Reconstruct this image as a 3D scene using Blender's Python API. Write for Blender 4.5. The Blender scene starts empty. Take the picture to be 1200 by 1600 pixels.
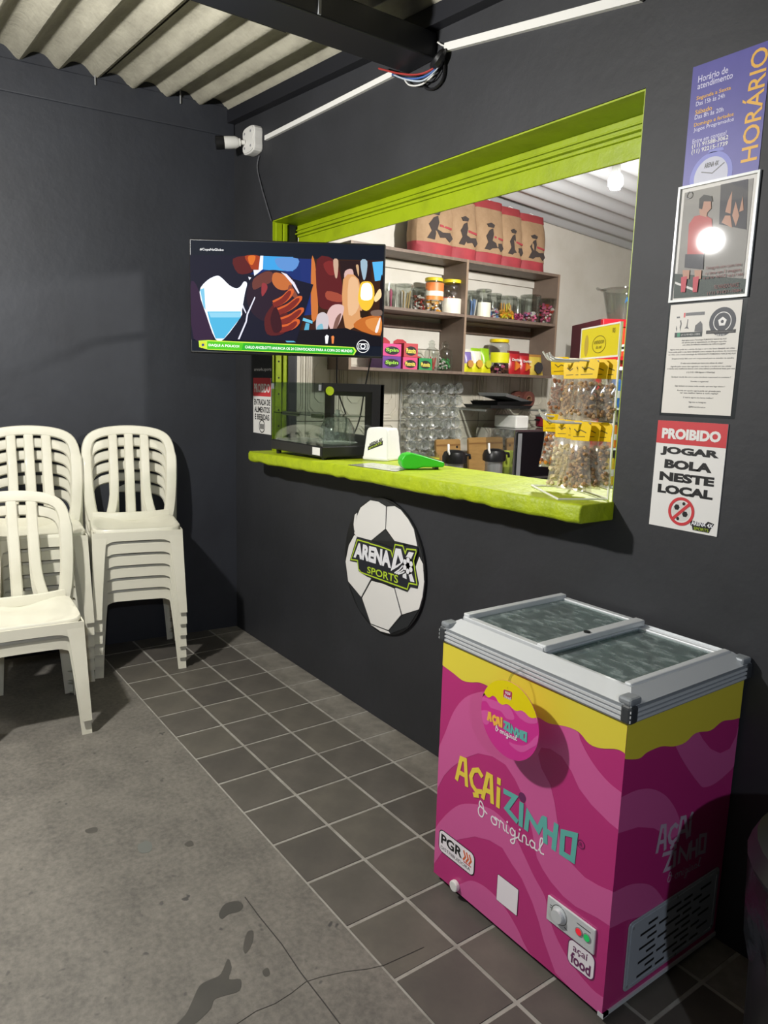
import bpy, math, random
from mathutils import Vector, Matrix
random.seed(7)
scene = bpy.context.scene
C = scene.collection
# ------------------------------------------------------------------ camera
CAM = Vector((4.0153, -1.8242, 1.4666))
RIGHT = Vector((0.58300, 0.81195, 0.02820)); UP = Vector((-0.15210, 0.07500, 0.98551)); FWD = Vector((-0.79810, 0.57884, -0.16732))
FPX = 1148.72
RIGHT.normalize(); FWD.normalize(); UP = RIGHT.cross(FWD).normalized(); FWD = UP.cross(RIGHT).normalized()
cam_d = bpy.data.cameras.new('camera'); cam = bpy.data.objects.new('camera', cam_d); C.objects.link(cam)
cam_d.sensor_fit = 'HORIZONTAL'; cam_d.sensor_width = 36.0; cam_d.lens = 36.0 * FPX / 1200.0; cam_d.clip_start = 0.05
cam.matrix_world = Matrix(((RIGHT.x, UP.x, -FWD.x, CAM.x), (RIGHT.y, UP.y, -FWD.y, CAM.y), (RIGHT.z, UP.z, -FWD.z, CAM.z), (0, 0, 0, 1)))
scene.camera = cam
# ------------------------------------------------------------------ world, lights, exposure
scene.view_settings.view_transform = 'Standard'; scene.view_settings.look = 'None'
scene.view_settings.gamma = 1.0; scene.view_settings.use_curve_mapping = False
scene.view_settings.exposure = 0.0
w = bpy.data.worlds.new('night'); scene.world = w; w.use_nodes = True
w.node_tree.nodes['Background'].inputs[0].default_value = (0.62, 0.68, 0.85, 1)
w.node_tree.nodes['Background'].inputs[1].default_value = 0.035
def lamp(name, loc, power, radius, col=(1, 1, 1)):
    d = bpy.data.lights.new(name, 'POINT'); d.energy = power; d.shadow_soft_size = radius; d.color = col
    o = bpy.data.objects.new(name, d); C.objects.link(o); o.location = loc
    return o
lamp('yard_lamp', (1.67, -2.0, 2.29), 205, 0.05, (1.0, 0.98, 0.945))          # lamp under the roof, left of the camera
lamp('far_lamp', (6.3, -2.5, 2.6), 150, 0.05, (0.80, 0.88, 1.0))               # second lamp further along the roof
# the kitchen lamp's light is made with the kitchen bulb below

# ------------------------------------------------------------------ helpers
def lin(h):
    if isinstance(h, str):
        h = h.lstrip('#'); c = [int(h[i:i+2], 16) / 255 for i in (0, 2, 4)]
    else: c = list(h)
    return tuple(x / 12.92 if x <= 0.04045 else ((x + 0.055) / 1.055) ** 2.4 for x in c) + (1.0,)
def ray(px, py):
    return FWD + RIGHT * ((px - 600) / FPX) - UP * ((py - 800) / FPX)
def at(px, py, axis, val):
    d = ray(px, py); t = (val - CAM[axis]) / d[axis]
    return CAM + d * t
class Frame:
    def __init__(s, O, U, V=(0, 0, 1)):
        s.O = Vector(O); s.U = Vector(U).normalized(); s.V = Vector(V).normalized(); s.N = s.U.cross(s.V).normalized()
    def p(s, u, v, n=0.0): return s.O + s.U * u + s.V * v + s.N * n
    def uv(s, px, py, n=0.0):
        d = ray(px, py); o = s.O + s.N * n
        t = (o - CAM).dot(s.N) / d.dot(s.N); P = CAM + d * t - s.O
        return (P.dot(s.U), P.dot(s.V))
WORLD = Frame((0, 0, 0), (1, 0, 0))
MATS = {}
def mat(name, col, rough=0.5, metal=0.0, noise=None, bump=None, emit=0.0, trans=0.0, spec=0.5, coat=0.0):
    """noise = (scale, second colour, low, high, stretch); bump = (scale, strength)"""
    if name in MATS: return MATS[name]
    m = bpy.data.materials.new(name); m.use_nodes = True; nt = m.node_tree; b = nt.nodes['Principled BSDF']
    b.inputs['Base Color'].default_value = lin(col); b.inputs['Roughness'].default_value = rough; b.inputs['Metallic'].default_value = metal
    b.inputs['Specular IOR Level'].default_value = spec
    if coat: b.inputs['Coat Weight'].default_value = coat
    if trans: b.inputs['Transmission Weight'].default_value = trans
    if emit:
        b.inputs['Emission Color'].default_value = lin(col); b.inputs['Emission Strength'].default_value = emit
    tc = nt.nodes.new('ShaderNodeTexCoord')
    if noise:
        sc, c2, lo, hi = noise[:4]
        n = nt.nodes.new('ShaderNodeTexNoise'); n.inputs['Scale'].default_value = sc; n.inputs['Detail'].default_value = 8; n.inputs['Roughness'].default_value = 0.62
        mp = nt.nodes.new('ShaderNodeMapping'); st = noise[4] if len(noise) > 4 else (1, 1, 1); mp.inputs['Scale'].default_value = st
        nt.links.new(tc.outputs['Object'], mp.inputs[0]); nt.links.new(mp.outputs[0], n.inputs['Vector'])
        r = nt.nodes.new('ShaderNodeValToRGB'); r.color_ramp.elements[0].position = lo; r.color_ramp.elements[1].position = hi
        r.color_ramp.elements[0].color = lin(col); r.color_ramp.elements[1].color = lin(c2)
        nt.links.new(n.outputs['Fac'], r.inputs[0]); nt.links.new(r.outputs[0], b.inputs['Base Color'])
    if bump:
        n2 = nt.nodes.new('ShaderNodeTexNoise'); n2.inputs['Scale'].default_value = bump[0]; n2.inputs['Detail'].default_value = 6
        nt.links.new(tc.outputs['Object'], n2.inputs['Vector'])
        bp = nt.nodes.new('ShaderNodeBump'); bp.inputs['Strength'].default_value = bump[1]; bp.inputs['Distance'].default_value = 0.01
        nt.links.new(n2.outputs['Fac'], bp.inputs['Height']); nt.links.new(bp.outputs[0], b.inputs['Normal'])
    MATS[name] = m
    return m
def glass(name, tint='ffffff', refl=1.0, rough=0.02, frost=None):
    if name in MATS: return MATS[name]
    m = bpy.data.materials.new(name); m.use_nodes = True; nt = m.node_tree; nt.nodes.clear()
    out = nt.nodes.new('ShaderNodeOutputMaterial'); t = nt.nodes.new('ShaderNodeBsdfTransparent'); t.inputs[0].default_value = lin(tint)
    g = nt.nodes.new('ShaderNodeBsdfGlossy'); g.inputs['Roughness'].default_value = rough
    lw = nt.nodes.new('ShaderNodeLayerWeight'); lw.inputs[0].default_value = 0.5
    pw = nt.nodes.new('ShaderNodeMath'); pw.operation = 'POWER'; pw.inputs[1].default_value = 3.5
    mx = nt.nodes.new('ShaderNodeMixShader'); mul = nt.nodes.new('ShaderNodeMath'); mul.operation = 'MULTIPLY_ADD'; mul.inputs[1].default_value = 0.5 * refl; mul.inputs[2].default_value = 0.045 * refl; mul.use_clamp = True
    nt.links.new(lw.outputs['Facing'], pw.inputs[0]); nt.links.new(pw.outputs[0], mul.inputs[0]); nt.links.new(mul.outputs[0], mx.inputs[0]); nt.links.new(t.outputs[0], mx.inputs[1]); nt.links.new(g.outputs[0], mx.inputs[2])
    last = mx
    if frost:
        d = nt.nodes.new('ShaderNodeBsdfDiffuse'); d.inputs[0].default_value = lin(frost[0])
        tc = nt.nodes.new('ShaderNodeTexCoord'); n = nt.nodes.new('ShaderNodeTexNoise'); n.inputs['Scale'].default_value = frost[1]; n.inputs['Detail'].default_value = 8
        mp = nt.nodes.new('ShaderNodeMapping'); mp.inputs['Scale'].default_value = (1, 2.2, 1); mp.inputs['Rotation'].default_value = (0, 0, 0.5)
        nt.links.new(tc.outputs['Object'], mp.inputs[0]); nt.links.new(mp.outputs[0], n.inputs['Vector'])
        r = nt.nodes.new('ShaderNodeValToRGB'); r.color_ramp.elements[0].position = frost[2]; r.color_ramp.elements[1].position = frost[3]
        r.color_ramp.elements[0].color = (frost[4],) * 3 + (1,); r.color_ramp.elements[1].color = (frost[5],) * 3 + (1,)
        nt.links.new(n.outputs['Fac'], r.inputs[0])
        m2 = nt.nodes.new('ShaderNodeMixShader'); nt.links.new(r.outputs[0], m2.inputs[0]); nt.links.new(mx.outputs[0], m2.inputs[1]); nt.links.new(d.outputs[0], m2.inputs[2])
        last = m2
    nt.links.new(last.outputs[0], out.inputs[0])
    MATS[name] = m
    return m
class MB:
    """collects geometry; everything is given in frame coordinates (u, v, n) for flat work or world xyz for solids"""
    def __init__(s, F=None): s.v = []; s.f = []; s.m = []; s.F = F; s.lay = 0.0
    def add(s, vs, fs, m=0):
        o = len(s.v); s.v += [Vector(x) for x in vs]; s.f += [[i + o for i in f] for f in fs]; s.m += [m] * len(fs)
    def box(s, x0, y0, z0, x1, y1, z1, m=0, M=None):
        vs = [(x, y, z) for z in (z0, z1) for y in (y0, y1) for x in (x0, x1)]
        if M is not None: vs = [M @ Vector(v) for v in vs]
        s.add(vs, [(0, 2, 3, 1), (4, 5, 7, 6), (0, 1, 5, 4), (2, 6, 7, 3), (0, 4, 6, 2), (1, 3, 7, 5)], m)
    def fbox(s, u0, v0, n0, u1, v1, n1, m=0):
        vs = [s.F.p(u, v, n) for n in (n0, n1) for v in (v0, v1) for u in (u0, u1)]
        s.add(vs, [(0, 2, 3, 1), (4, 5, 7, 6), (0, 1, 5, 4), (2, 6, 7, 3), (0, 4, 6, 2), (1, 3, 7, 5)], m)
    def poly(s, pts, n0=None, n1=None, m=0):
        if n0 is None: n0 = s.lay; s.lay += 0.00025; n1 = s.lay
        A = sum(pts[i][0] * pts[(i + 1) % len(pts)][1] - pts[(i + 1) % len(pts)][0] * pts[i][1] for i in range(len(pts)))
        if A < 0: pts = pts[::-1]
        k = len(pts); vs = [s.F.p(u, v, n0) for u, v in pts] + [s.F.p(u, v, n1) for u, v in pts]
        s.add(vs, [list(range(k, 2 * k)), list(range(k - 1, -1, -1))] + [(i, (i + 1) % k, k + (i + 1) % k, k + i) for i in range(k)], m)
    def pxpoly(s, pts, ox=0, oy=0, sc=1.0, m=0, n0=None, n1=None, off=0.0):
        s.poly([s.F.uv(ox + x / sc, oy + y / sc, off) for x, y in pts], n0, n1, m)
    def disc(s, cu, cv, r, n0=None, n1=None, m=0, k=32, rv=None):
        rv = rv or r
        s.poly([(cu + r * math.cos(2 * math.pi * i / k), cv + rv * math.sin(2 * math.pi * i / k)) for i in range(k)], n0, n1, m)
    def ring(s, cu, cv, r0, r1, n0=None, n1=None, m=0, k=36):
        if n0 is None: n0 = s.lay; s.lay += 0.00025; n1 = s.lay
        vs = []
        for n in (n0, n1):
            for r in (r0, r1):
                vs += [s.F.p(cu + r * math.cos(2 * math.pi * i / k), cv + r * math.sin(2 * math.pi * i / k), n) for i in range(k)]
        fs = []
        for i in range(k):
            j = (i + 1) % k
            fs += [(2 * k + i, 3 * k + i, 3 * k + j, 2 * k + j), (i, j, k + j, k + i), (k + i, k + j, 3 * k + j, 3 * k + i), (i, 2 * k + i, 2 * k + j, j)]
        s.add(vs, fs, m)
    def stroke(s, pts, wd, n0=None, n1=None, m=0, closed=False):
        if n0 is None: n0 = s.lay; s.lay += 0.00025; n1 = s.lay
        P = [Vector(p) for p in pts]; k = len(P); L = []; R = []
        for i in range(k):
            a = P[i - 1] if (i > 0 or closed) else None; b = P[(i + 1) % k] if (i < k - 1 or closed) else None
            d1 = (P[i] - a).normalized() if a is not None and (P[i] - a).length > 1e-9 else None
            d2 = (b - P[i]).normalized() if b is not None and (b - P[i]).length > 1e-9 else None
            d1 = d1 or d2; d2 = d2 or d1
            t = (d1 + d2); t = t.normalized() if t.length > 1e-6 else d1
            nn = Vector((-t.y, t.x)); c = max(0.5, abs(nn.dot(Vector((-d1.y, d1.x)))))
            e = wd / 2 / c
            ext = Vector((0, 0))
            if not closed and i == 0: ext = -d2 * wd * 0.3
            if not closed and i == k - 1: ext = d1 * wd * 0.3
            L.append(P[i] + nn * e + ext); R.append(P[i] - nn * e + ext)
        for i in range(k if closed else k - 1):
            j = (i + 1) % k
            q = [L[i], R[i], R[j], L[j]]
            s.sc = getattr(s, 'sc', 0) + 1; e = 0.000012 * (s.sc % 24)
            vs = [s.F.p(x.x, x.y, n0) for x in q] + [s.F.p(x.x, x.y, n1 + e) for x in q]
            s.add(vs, [(4, 5, 6, 7), (3, 2, 1, 0), (0, 1, 5, 4), (1, 2, 6, 5), (2, 3, 7, 6), (3, 0, 4, 7)], m)
    def tube(s, pts, r, n=8, m=0, closed=False, caps=True):
        P = [Vector(p) for p in pts]; k = len(P); o = len(s.v); up = None; vs = []; fs = []
        rr = r if isinstance(r, (list, tuple)) else [r] * k
        for i in range(k):
            a = P[i - 1] if (i > 0 or closed) else P[i]; b = P[(i + 1) % k] if (i < k - 1 or closed) else P[i]
            t = (b - a).normalized()
            if up is None:
                up = Vector((0, 0, 1)) if abs(t.z) < 0.9 else Vector((1, 0, 0))
            up = (up - t * up.dot(t)).normalized(); sd = t.cross(up)
            vs += [P[i] + (up * math.cos(2 * math.pi * q / n) + sd * math.sin(2 * math.pi * q / n)) * rr[i] for q in range(n)]
        for i in range(k if closed else k - 1):
            j = (i + 1) % k
            for q in range(n):
                fs.append((i * n + q, i * n + (q + 1) % n, j * n + (q + 1) % n, j * n + q))
        if caps and not closed: fs += [list(range(n - 1, -1, -1)), list(range((k - 1) * n, k * n))]
        s.add(vs, [f[::-1] for f in map(list, fs)], m)
    def lathe(s, prof, n=20, c=(0, 0, 0), m=0, M=None, ms=None):
        c = Vector(c); vs = []; fs = []
        for r, z in prof:
            vs += [c + Vector((r * math.cos(2 * math.pi * q / n), r * math.sin(2 * math.pi * q / n), z)) for q in range(n)]
        if M is not None: vs = [M @ v for v in vs]
        for i in range(len(prof) - 1):
            f = [(i * n + q, i * n + (q + 1) % n, (i + 1) * n + (q + 1) % n, (i + 1) * n + q) for q in range(n)]
            s.add([], [], m); fs.append((f, ms[i] if ms else m))
        o = len(s.v); s.v += vs
        for f, mm in fs:
            s.f += [[i + o for i in q] for q in f]; s.m += [mm] * len(f)
        for idx, flip in ((0, True), (len(prof) - 1, False)):
            if prof[idx][0] > 1e-5:
                q = [o + idx * n + i for i in range(n)]
                s.f.append(q[::-1] if flip else q); s.m.append((ms[0] if flip else ms[-1]) if ms else m)
    def sweep(s, path, nrm, width, thick, m=0):
        """flat rounded bar: path points, in-plane side vectors, widths; thickness along nrm"""
        vs = []; k = len(path); nrm = Vector(nrm).normalized()
        sec = [(-1, 0), (-.8, .8), (0, 1), (.8, .8), (1, 0), (.8, -.8), (0, -1), (-.8, -.8)]
        for i, (P, wd) in enumerate(zip(path, width)):
            a = Vector(path[max(i - 1, 0)]); b = Vector(path[min(i + 1, k - 1)]); t = (b - a).normalized(); sd = t.cross(nrm).normalized(); nn = sd.cross(t)
            vs += [Vector(P) + sd * (x * wd / 2) + nn * (y * thick / 2) for x, y in sec]
        fs = []
        for i in range(k - 1):
            for q in range(8): fs.append((i * 8 + q, i * 8 + (q + 1) % 8, (i + 1) * 8 + (q + 1) % 8, (i + 1) * 8 + q))
        fs += [list(range(7, -1, -1)), list(range((k - 1) * 8, k * 8))]
        s.add(vs, fs, m)
ROOTM = {}
def put(o, label=None, cat=None, group=None, kind=None):
    if label: o['label'] = label
    if cat: o['category'] = cat
    if group: o['group'] = group
    if kind: o['kind'] = kind
    return o
def part(name, mb, mats, parent=None, smooth=False, bevel=0.0, seg=2, local=False, kind=None, label=None):
    me = bpy.data.meshes.new(name); inv = None
    if parent is not None and not local: inv = ROOTM[parent.name].inverted()
    vs = [inv @ v for v in mb.v] if inv is not None else mb.v
    me.from_pydata([tuple(v) for v in vs], [], mb.f)
    mats = mats if isinstance(mats, (list, tuple)) else [mats]
    for q in mats: me.materials.append(q)
    me.polygons.foreach_set('material_index', mb.m)
    if smooth:
        me.polygons.foreach_set('use_smooth', [True] * len(me.polygons))
        try: me.set_sharp_from_angle(angle=math.radians(38))
        except Exception: pass
    me.update()
    o = bpy.data.objects.new(name, me); C.objects.link(o)
    if parent is not None: o.parent = parent
    ROOTM[o.name] = ROOTM[parent.name] if parent is not None else Matrix.Identity(4)
    if bevel:
        md = o.modifiers.new('bevel', 'BEVEL'); md.width = bevel; md.segments = seg; md.limit_method = 'ANGLE'; md.angle_limit = math.radians(40)
    if kind: o['kind'] = kind
    if label: o['label'] = label
    return o
def thing(name, label, cat, loc, rz=0.0, group=None):
    o = bpy.data.objects.new(name, None); C.objects.link(o); o.location = loc; o.rotation_euler = (0, 0, rz); o.empty_display_size = 0.05
    ROOTM[o.name] = Matrix.Translation(Vector(loc)) @ Matrix.Rotation(rz, 4, 'Z')
    return put(o, label, cat, group)
def struct(name, mb, m, **k):
    o = part(name, mb, m, **k); o['kind'] = 'structure'; return o
def copy_tree(o, parent=None):
    c = o.copy(); C.objects.link(c); c.parent = parent
    for ch in list(o.children): copy_tree(ch, c)
    return c
def lettering(text, F, box, m, parent, n=0.0006, th=0.0004, bold=0.0, shear=0.0, name='lettering', rot=False, sp=1.0):
    """flat lettering fitted into box = (u0, v0, u1, v1) of a frame"""
    cu = bpy.data.curves.new('t', 'FONT'); cu.body = text; cu.size = 1; cu.offset = bold; cu.shear = shear; cu.space_character = sp; cu.resolution_u = 3; cu.align_x = 'CENTER'
    o = bpy.data.objects.new('t', cu); C.objects.link(o)
    dg = bpy.context.evaluated_depsgraph_get(); me = o.evaluated_get(dg).to_mesh()
    vs = [v.co.copy() for v in me.vertices]; fs = [list(p.vertices) for p in me.polygons]
    o.evaluated_get(dg).to_mesh_clear(); bpy.data.objects.remove(o); bpy.data.curves.remove(cu)
    if rot: vs = [Vector((-v.y, v.x, 0)) for v in vs]
    x0 = min(v.x for v in vs); x1 = max(v.x for v in vs); y0 = min(v.y for v in vs); y1 = max(v.y for v in vs)
    u0, v0, u1, v1 = box
    mb = MB(F)
    P = [F.p(u0 + (v.x - x0) / (x1 - x0) * (u1 - u0), v0 + (v.y - y0) / (y1 - y0) * (v1 - v0), n + th) for v in vs]
    mb.add(P, fs)
    return part(name, mb, m, parent)
def pxbox(F, x0, y0, x1, y1, n=0.0):
    """rectangle of a frame from the picture position of its top left and bottom right corner"""
    a = F.uv(x0, y0, n); b = F.uv(x1, y1, n)
    return (a[0], b[1], b[0], a[1])
def smoothc(pts, k=6, closed=False):
    P = [Vector(p) for p in pts]; out = []; n = len(P)
    for i in range(n if closed else n - 1):
        p0 = P[(i - 1) % n] if closed or i > 0 else P[i]; p1 = P[i]; p2 = P[(i + 1) % n]; p3 = P[(i + 2) % n] if closed or i + 2 < n else p2
        for q in range(k):
            t = q / k
            out.append(0.5 * ((2 * p1) + (p2 - p0) * t + (2 * p0 - 5 * p1 + 4 * p2 - p3) * t * t + (3 * p1 - p0 - 3 * p2 + p3) * t ** 3))
    if not closed: out.append(P[-1])
    return out
# ------------------------------------------------------------------ materials
M_wall = mat('black wall paint', '28292c', 0.62, noise=(2.6, '313236', 0.35, 0.75), bump=(26, 0.12))
M_wall2 = mat('black wall paint of the side wall', '26282e', 0.60, noise=(2.2, '30333a', 0.3, 0.75), bump=(18, 0.2))
M_kwall = mat('white kitchen paint', 'd9d5cc', 0.7, noise=(3, 'c9c4b8', 0.4, 0.8))
M_panel = mat('cream relief panel', 'cfc9ba', 0.45, noise=(6, 'bdb6a4', 0.45, 0.8))
M_joint = mat('panel joint', '6d675b', 0.9)
M_green = mat('lime green paint', '9cb010', 0.42, noise=(9, '87990e', 0.45, 0.8), bump=(22, 0.25))
M_greenr = mat('lime green plaster', 'a8b910', 0.5, noise=(14, '879a12', 0.4, 0.85), bump=(30, 0.7))
M_tile = [mat('dark floor tile %d' % i, c, 0.55, noise=(7, c2, 0.4, 0.75), bump=(30, 0.08)) for i, (c, c2) in enumerate((('56524c', '645f58'), ('514d48', '5e5952'), ('5a564f', '68635a')))]
M_tile_w = mat('dusty floor tile', '68645d', 0.6, noise=(6, '8f8a80', 0.42, 0.7))
M_grout = mat('grey grout', 'a09d95', 0.85, noise=(12, '848078', 0.4, 0.7))
M_roof = mat('fibre cement sheet', 'a8a493', 0.85, noise=(5, '8f8b7c', 0.4, 0.75, (1, 4, 1)), bump=(40, 0.4))
M_kroof = mat('white painted sheet', 'b9bbbe', 0.6)
M_black = mat('black steel', '202126', 0.45)
M_blackp = mat('black plastic', '18181a', 0.35)
M_white = mat('white plastic', 'e2e1dc', 0.4)
M_pvc = mat('white conduit plastic', 'e6e5e0', 0.45)
M_grey = mat('grey plastic', '8d8f92', 0.45)
M_steel = mat('brushed steel', 'b9bbbc', 0.32, 0.6)
M_alu = mat('aluminium', 'd9dcde', 0.38, 0.25)
M_clear = glass('clear glass', 'f4f7f5', 1.0, 0.02)
M_plast = glass('clear plastic', 'eef0ee', 1.4, 0.06)
def concrete():
    m = bpy.data.materials.new('worn concrete'); m.use_nodes = True; nt = m.node_tree; b = nt.nodes['Principled BSDF']; b.inputs['Roughness'].default_value = 0.68
    tc = nt.nodes.new('ShaderNodeTexCoord')
    def nz(sc, det, lo, hi, c0, c1):
        n = nt.nodes.new('ShaderNodeTexNoise'); n.inputs['Scale'].default_value = sc; n.inputs['Detail'].default_value = det; n.inputs['Roughness'].default_value = 0.65
        nt.links.new(tc.outputs['Object'], n.inputs['Vector'])
        r = nt.nodes.new('ShaderNodeValToRGB'); r.color_ramp.elements[0].position = lo; r.color_ramp.elements[1].position = hi
        r.color_ramp.elements[0].color = c0; r.color_ramp.elements[1].color = c1
        nt.links.new(n.outputs['Fac'], r.inputs[0]); return r, n
    a, n0 = nz(2.2, 10, 0.3, 0.72, lin('5a5752'), lin('7a766e'))
    g, _ = nz(9, 8, 0.35, 0.7, lin('4f4c48'), lin('847f76'))
    fine, _ = nz(55, 6, 0.35, 0.68, lin('474541'), lin('918b81'))
    sp, _ = nz(17, 2, 0.66, 0.70, (0, 0, 0, 1), (1, 1, 1, 1))
    big, _ = nz(1.1, 4, 0.4, 0.65, (0, 0, 0, 1), (1, 1, 1, 1))
    m1 = nt.nodes.new('ShaderNodeMixRGB'); m1.inputs[0].default_value = 0.45; nt.links.new(a.outputs[0], m1.inputs[1]); nt.links.new(g.outputs[0], m1.inputs[2])
    m0 = m1; m1 = nt.nodes.new('ShaderNodeMixRGB'); m1.inputs[0].default_value = 0.3; nt.links.new(m0.outputs[0], m1.inputs[1]); nt.links.new(fine.outputs[0], m1.inputs[2])
    mul = nt.nodes.new('ShaderNodeMath'); mul.operation = 'MULTIPLY'; nt.links.new(sp.outputs[0], mul.inputs[0]); nt.links.new(big.outputs[0], mul.inputs[1])
    m2 = nt.nodes.new('ShaderNodeMixRGB'); nt.links.new(mul.outputs[0], m2.inputs[0]); nt.links.new(m1.outputs[0], m2.inputs[1]); m2.inputs[2].default_value = lin('3b3a39')
    nt.links.new(m2.outputs[0], b.inputs['Base Color'])
    bp = nt.nodes.new('ShaderNodeBump'); bp.inputs['Strength'].default_value = 0.15; bp.inputs['Distance'].default_value = 0.01
    nt.links.new(n0.outputs['Fac'], bp.inputs['Height']); nt.links.new(bp.outputs[0], b.inputs['Normal'])
    return m
M_conc = concrete()
# ------------------------------------------------------------------ floor
TH = 0.012
mb = MB(); mb.box(-0.6, -5.5, -0.12, 6.5, 0.0, -0.0018)
floor = struct('floor', mb, M_grout)
mb = MB(); mb.box(-0.6, -5.5, -0.006, 6.5, -0.826, 0.0)
part('concrete_slab', mb, M_conc, floor)
rows = [(-0.170, -0.002), (-0.390, -0.182), (-0.610, -0.402), (-0.819, -0.622)]
tm = {}
for ri, (y0, y1) in enumerate(rows):
    me = None
    for j in range(-3, 20):
        x0 = 0.317 + 0.22 * j + 0.006; x1 = x0 + 0.208
        mi = random.choice((0, 0, 1, 2)) if ri else 3
        key = (ri, mi, round(x1 - x0, 4))
        dz = random.uniform(-0.0004, 0.0004)
        if key in tm:
            o = bpy.data.objects.new('tile', tm[key]); C.objects.link(o); o.parent = floor
        else:
            b = MB(); b.box(0, y0, -0.006, x1 - x0, y1, 0.0)
            o = part('tile', b, (M_tile + [M_tile_w])[mi], floor, local=True); tm[key] = o.data
        o.location = (x0, 0, dz)
# cracks, the trowelled groove and a wet patch in the slab
M_crack = mat('dark crack', '383633', 0.9); M_wet = mat('wet concrete', '4a4844', 0.4, noise=(8, '54514c', 0.4, 0.7))
FL = Frame((0, 0, 0.0004), (1, 0, 0), (0, 1, 0))
def fstroke(pts, wd, m, name):
    b = MB(FL); b.stroke([FL.uv(x, y) for x, y in pts], wd, 0, 0.0003); return part(name, b, m, floor)
fstroke([(383, 1402), (405, 1432), (440, 1475), (470, 1520), (505, 1565), (535, 1605)], 0.003, M_crack, 'groove')
fstroke([(478, 1534), (500, 1527), (540, 1518), (575, 1514), (600, 1508), (640, 1490), (662, 1480)], 0.0018, M_crack, 'crack')
fstroke([(478, 1534), (455, 1552), (430, 1568), (400, 1580), (370, 1600)], 0.002, M_crack, 'crack')
for pts in ([(356, 1498), (362, 1512), (358, 1530), (376, 1530), (374, 1548), (350, 1556), (335, 1562), (330, 1575), (318, 1588), (300, 1602), (272, 1606), (290, 1585), (300, 1565), (312, 1540), (330, 1530), (345, 1522)],
            [(352, 1412), (372, 1408), (380, 1415), (374, 1424), (358, 1428), (347, 1436), (342, 1428)], [(386, 1457), (396, 1455), (394, 1474), (384, 1490), (380, 1480)],
            [(288, 1319), (298, 1313), (303, 1320), (294, 1323)], [(410, 1518), (418, 1512), (422, 1522), (414, 1526)], [(133, 1297), (150, 1292), (152, 1299), (138, 1302)]):
    b = MB(FL); b.poly([tuple(q) for q in smoothc([FL.uv(x, y) for x, y in pts], 3, True)], 0, 0.0003); part('stain', b, M_wet, floor)
b = MB(FL); b.poly([tuple(q) for q in smoothc([FL.uv(x, y) for x, y in [(216, 1320), (228, 1314), (237, 1318), (236, 1329), (226, 1333), (217, 1330)]], 3, True)], 0, 0.0003)
part('filler_patch', b, mat('grey filler', '666863', 0.7), floor)
# ------------------------------------------------------------------ walls
OX0, OX1, OZ1, WT = 0.456, 2.658, 2.29, 0.15
RW = Matrix.Rotation(math.radians(-5.0), 4, 'Z')       # the side wall is not quite square to the counter wall
mb = MB(); mb.box(-0.15, -5.5, -0.12, 0.0, 0.02, 3.1, M=RW)
wl = struct('wall_left', mb, M_wall2)
mb = MB(); mb.box(-0.001, -5.5, 2.79, 0.012, -0.002, 2.94, M=RW)
part('ring_beam', mb, M_wall2, wl, bevel=0.01)
mb = MB()
for b4 in ((-0.15, -0.12, OX0, 3.1), (OX0, -0.12, OX1, 1.095), (OX0, OZ1, OX1, 3.1), (OX1, -0.12, 6.5, 3.1)):
    mb.box(b4[0], 0.0, b4[1], b4[2], WT, b4[3])
wc = struct('wall_counter', mb, M_wall)
# green painted reveal of the opening, with its shutter lintel and side rail
mb = MB(); mb.box(OX0 - 0.0, 0.002, OZ1 - 0.006, OX1, WT, OZ1 - 0.001); part('painted_head', mb, M_green, wc)
mb = MB(); mb.box(OX0 + 0.001, 0.001, 1.04, OX0 + 0.005, 0.09, OZ1 - 0.006); part('painted_jamb', mb, M_green, wc)
mb = MB(); mb.box(OX1 - 0.005, 0.003, 1.04, OX1 - 0.001, WT, OZ1 - 0.006); part('painted_jamb', mb, M_green, wc)
mb = MB(); mb.box(OX0 + 0.005, 0.142, 2.225, OX1 - 0.005, 0.172, OZ1 - 0.006); mb.box(OX0 + 0.005, 0.125, 2.236, OX1 - 0.005, 0.172, 2.243)
mb.box(OX0 + 0.005, 0.133, 2.256, OX1 - 0.005, 0.172, 2.262); mb.box(OX0 + 0.005, 0.150, 2.165, OX1 - 0.005, 0.160, 2.225)
part('shutter_lintel', mb, M_green, wc, bevel=0.002)
mb = MB(); mb.box(OX0 + 0.005, 0.055, 1.10, OX0 + 0.022, 0.075, 2.28); mb.box(OX0 + 0.005, 0.015, 1.10, OX0 + 0.014, 0.05, 2.28)
rail = part('shutter_rail', mb, M_green, wc, bevel=0.002)
mb = MB(); mb.box(OX0 + 0.002, 0.09, 1.04, OX0 + 0.012, 0.13, 2.28); part('shutter_rail', mb, M_black, wc)
mb = MB()
for k in range(12): mb.tube([(OX0 + 0.0135, 0.033, 1.16 + 0.085 * k), (OX0 + 0.0150, 0.033, 1.16 + 0.085 * k)], 0.005, 8)
part('rail_hole', mb, M_blackp, rail)
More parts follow.
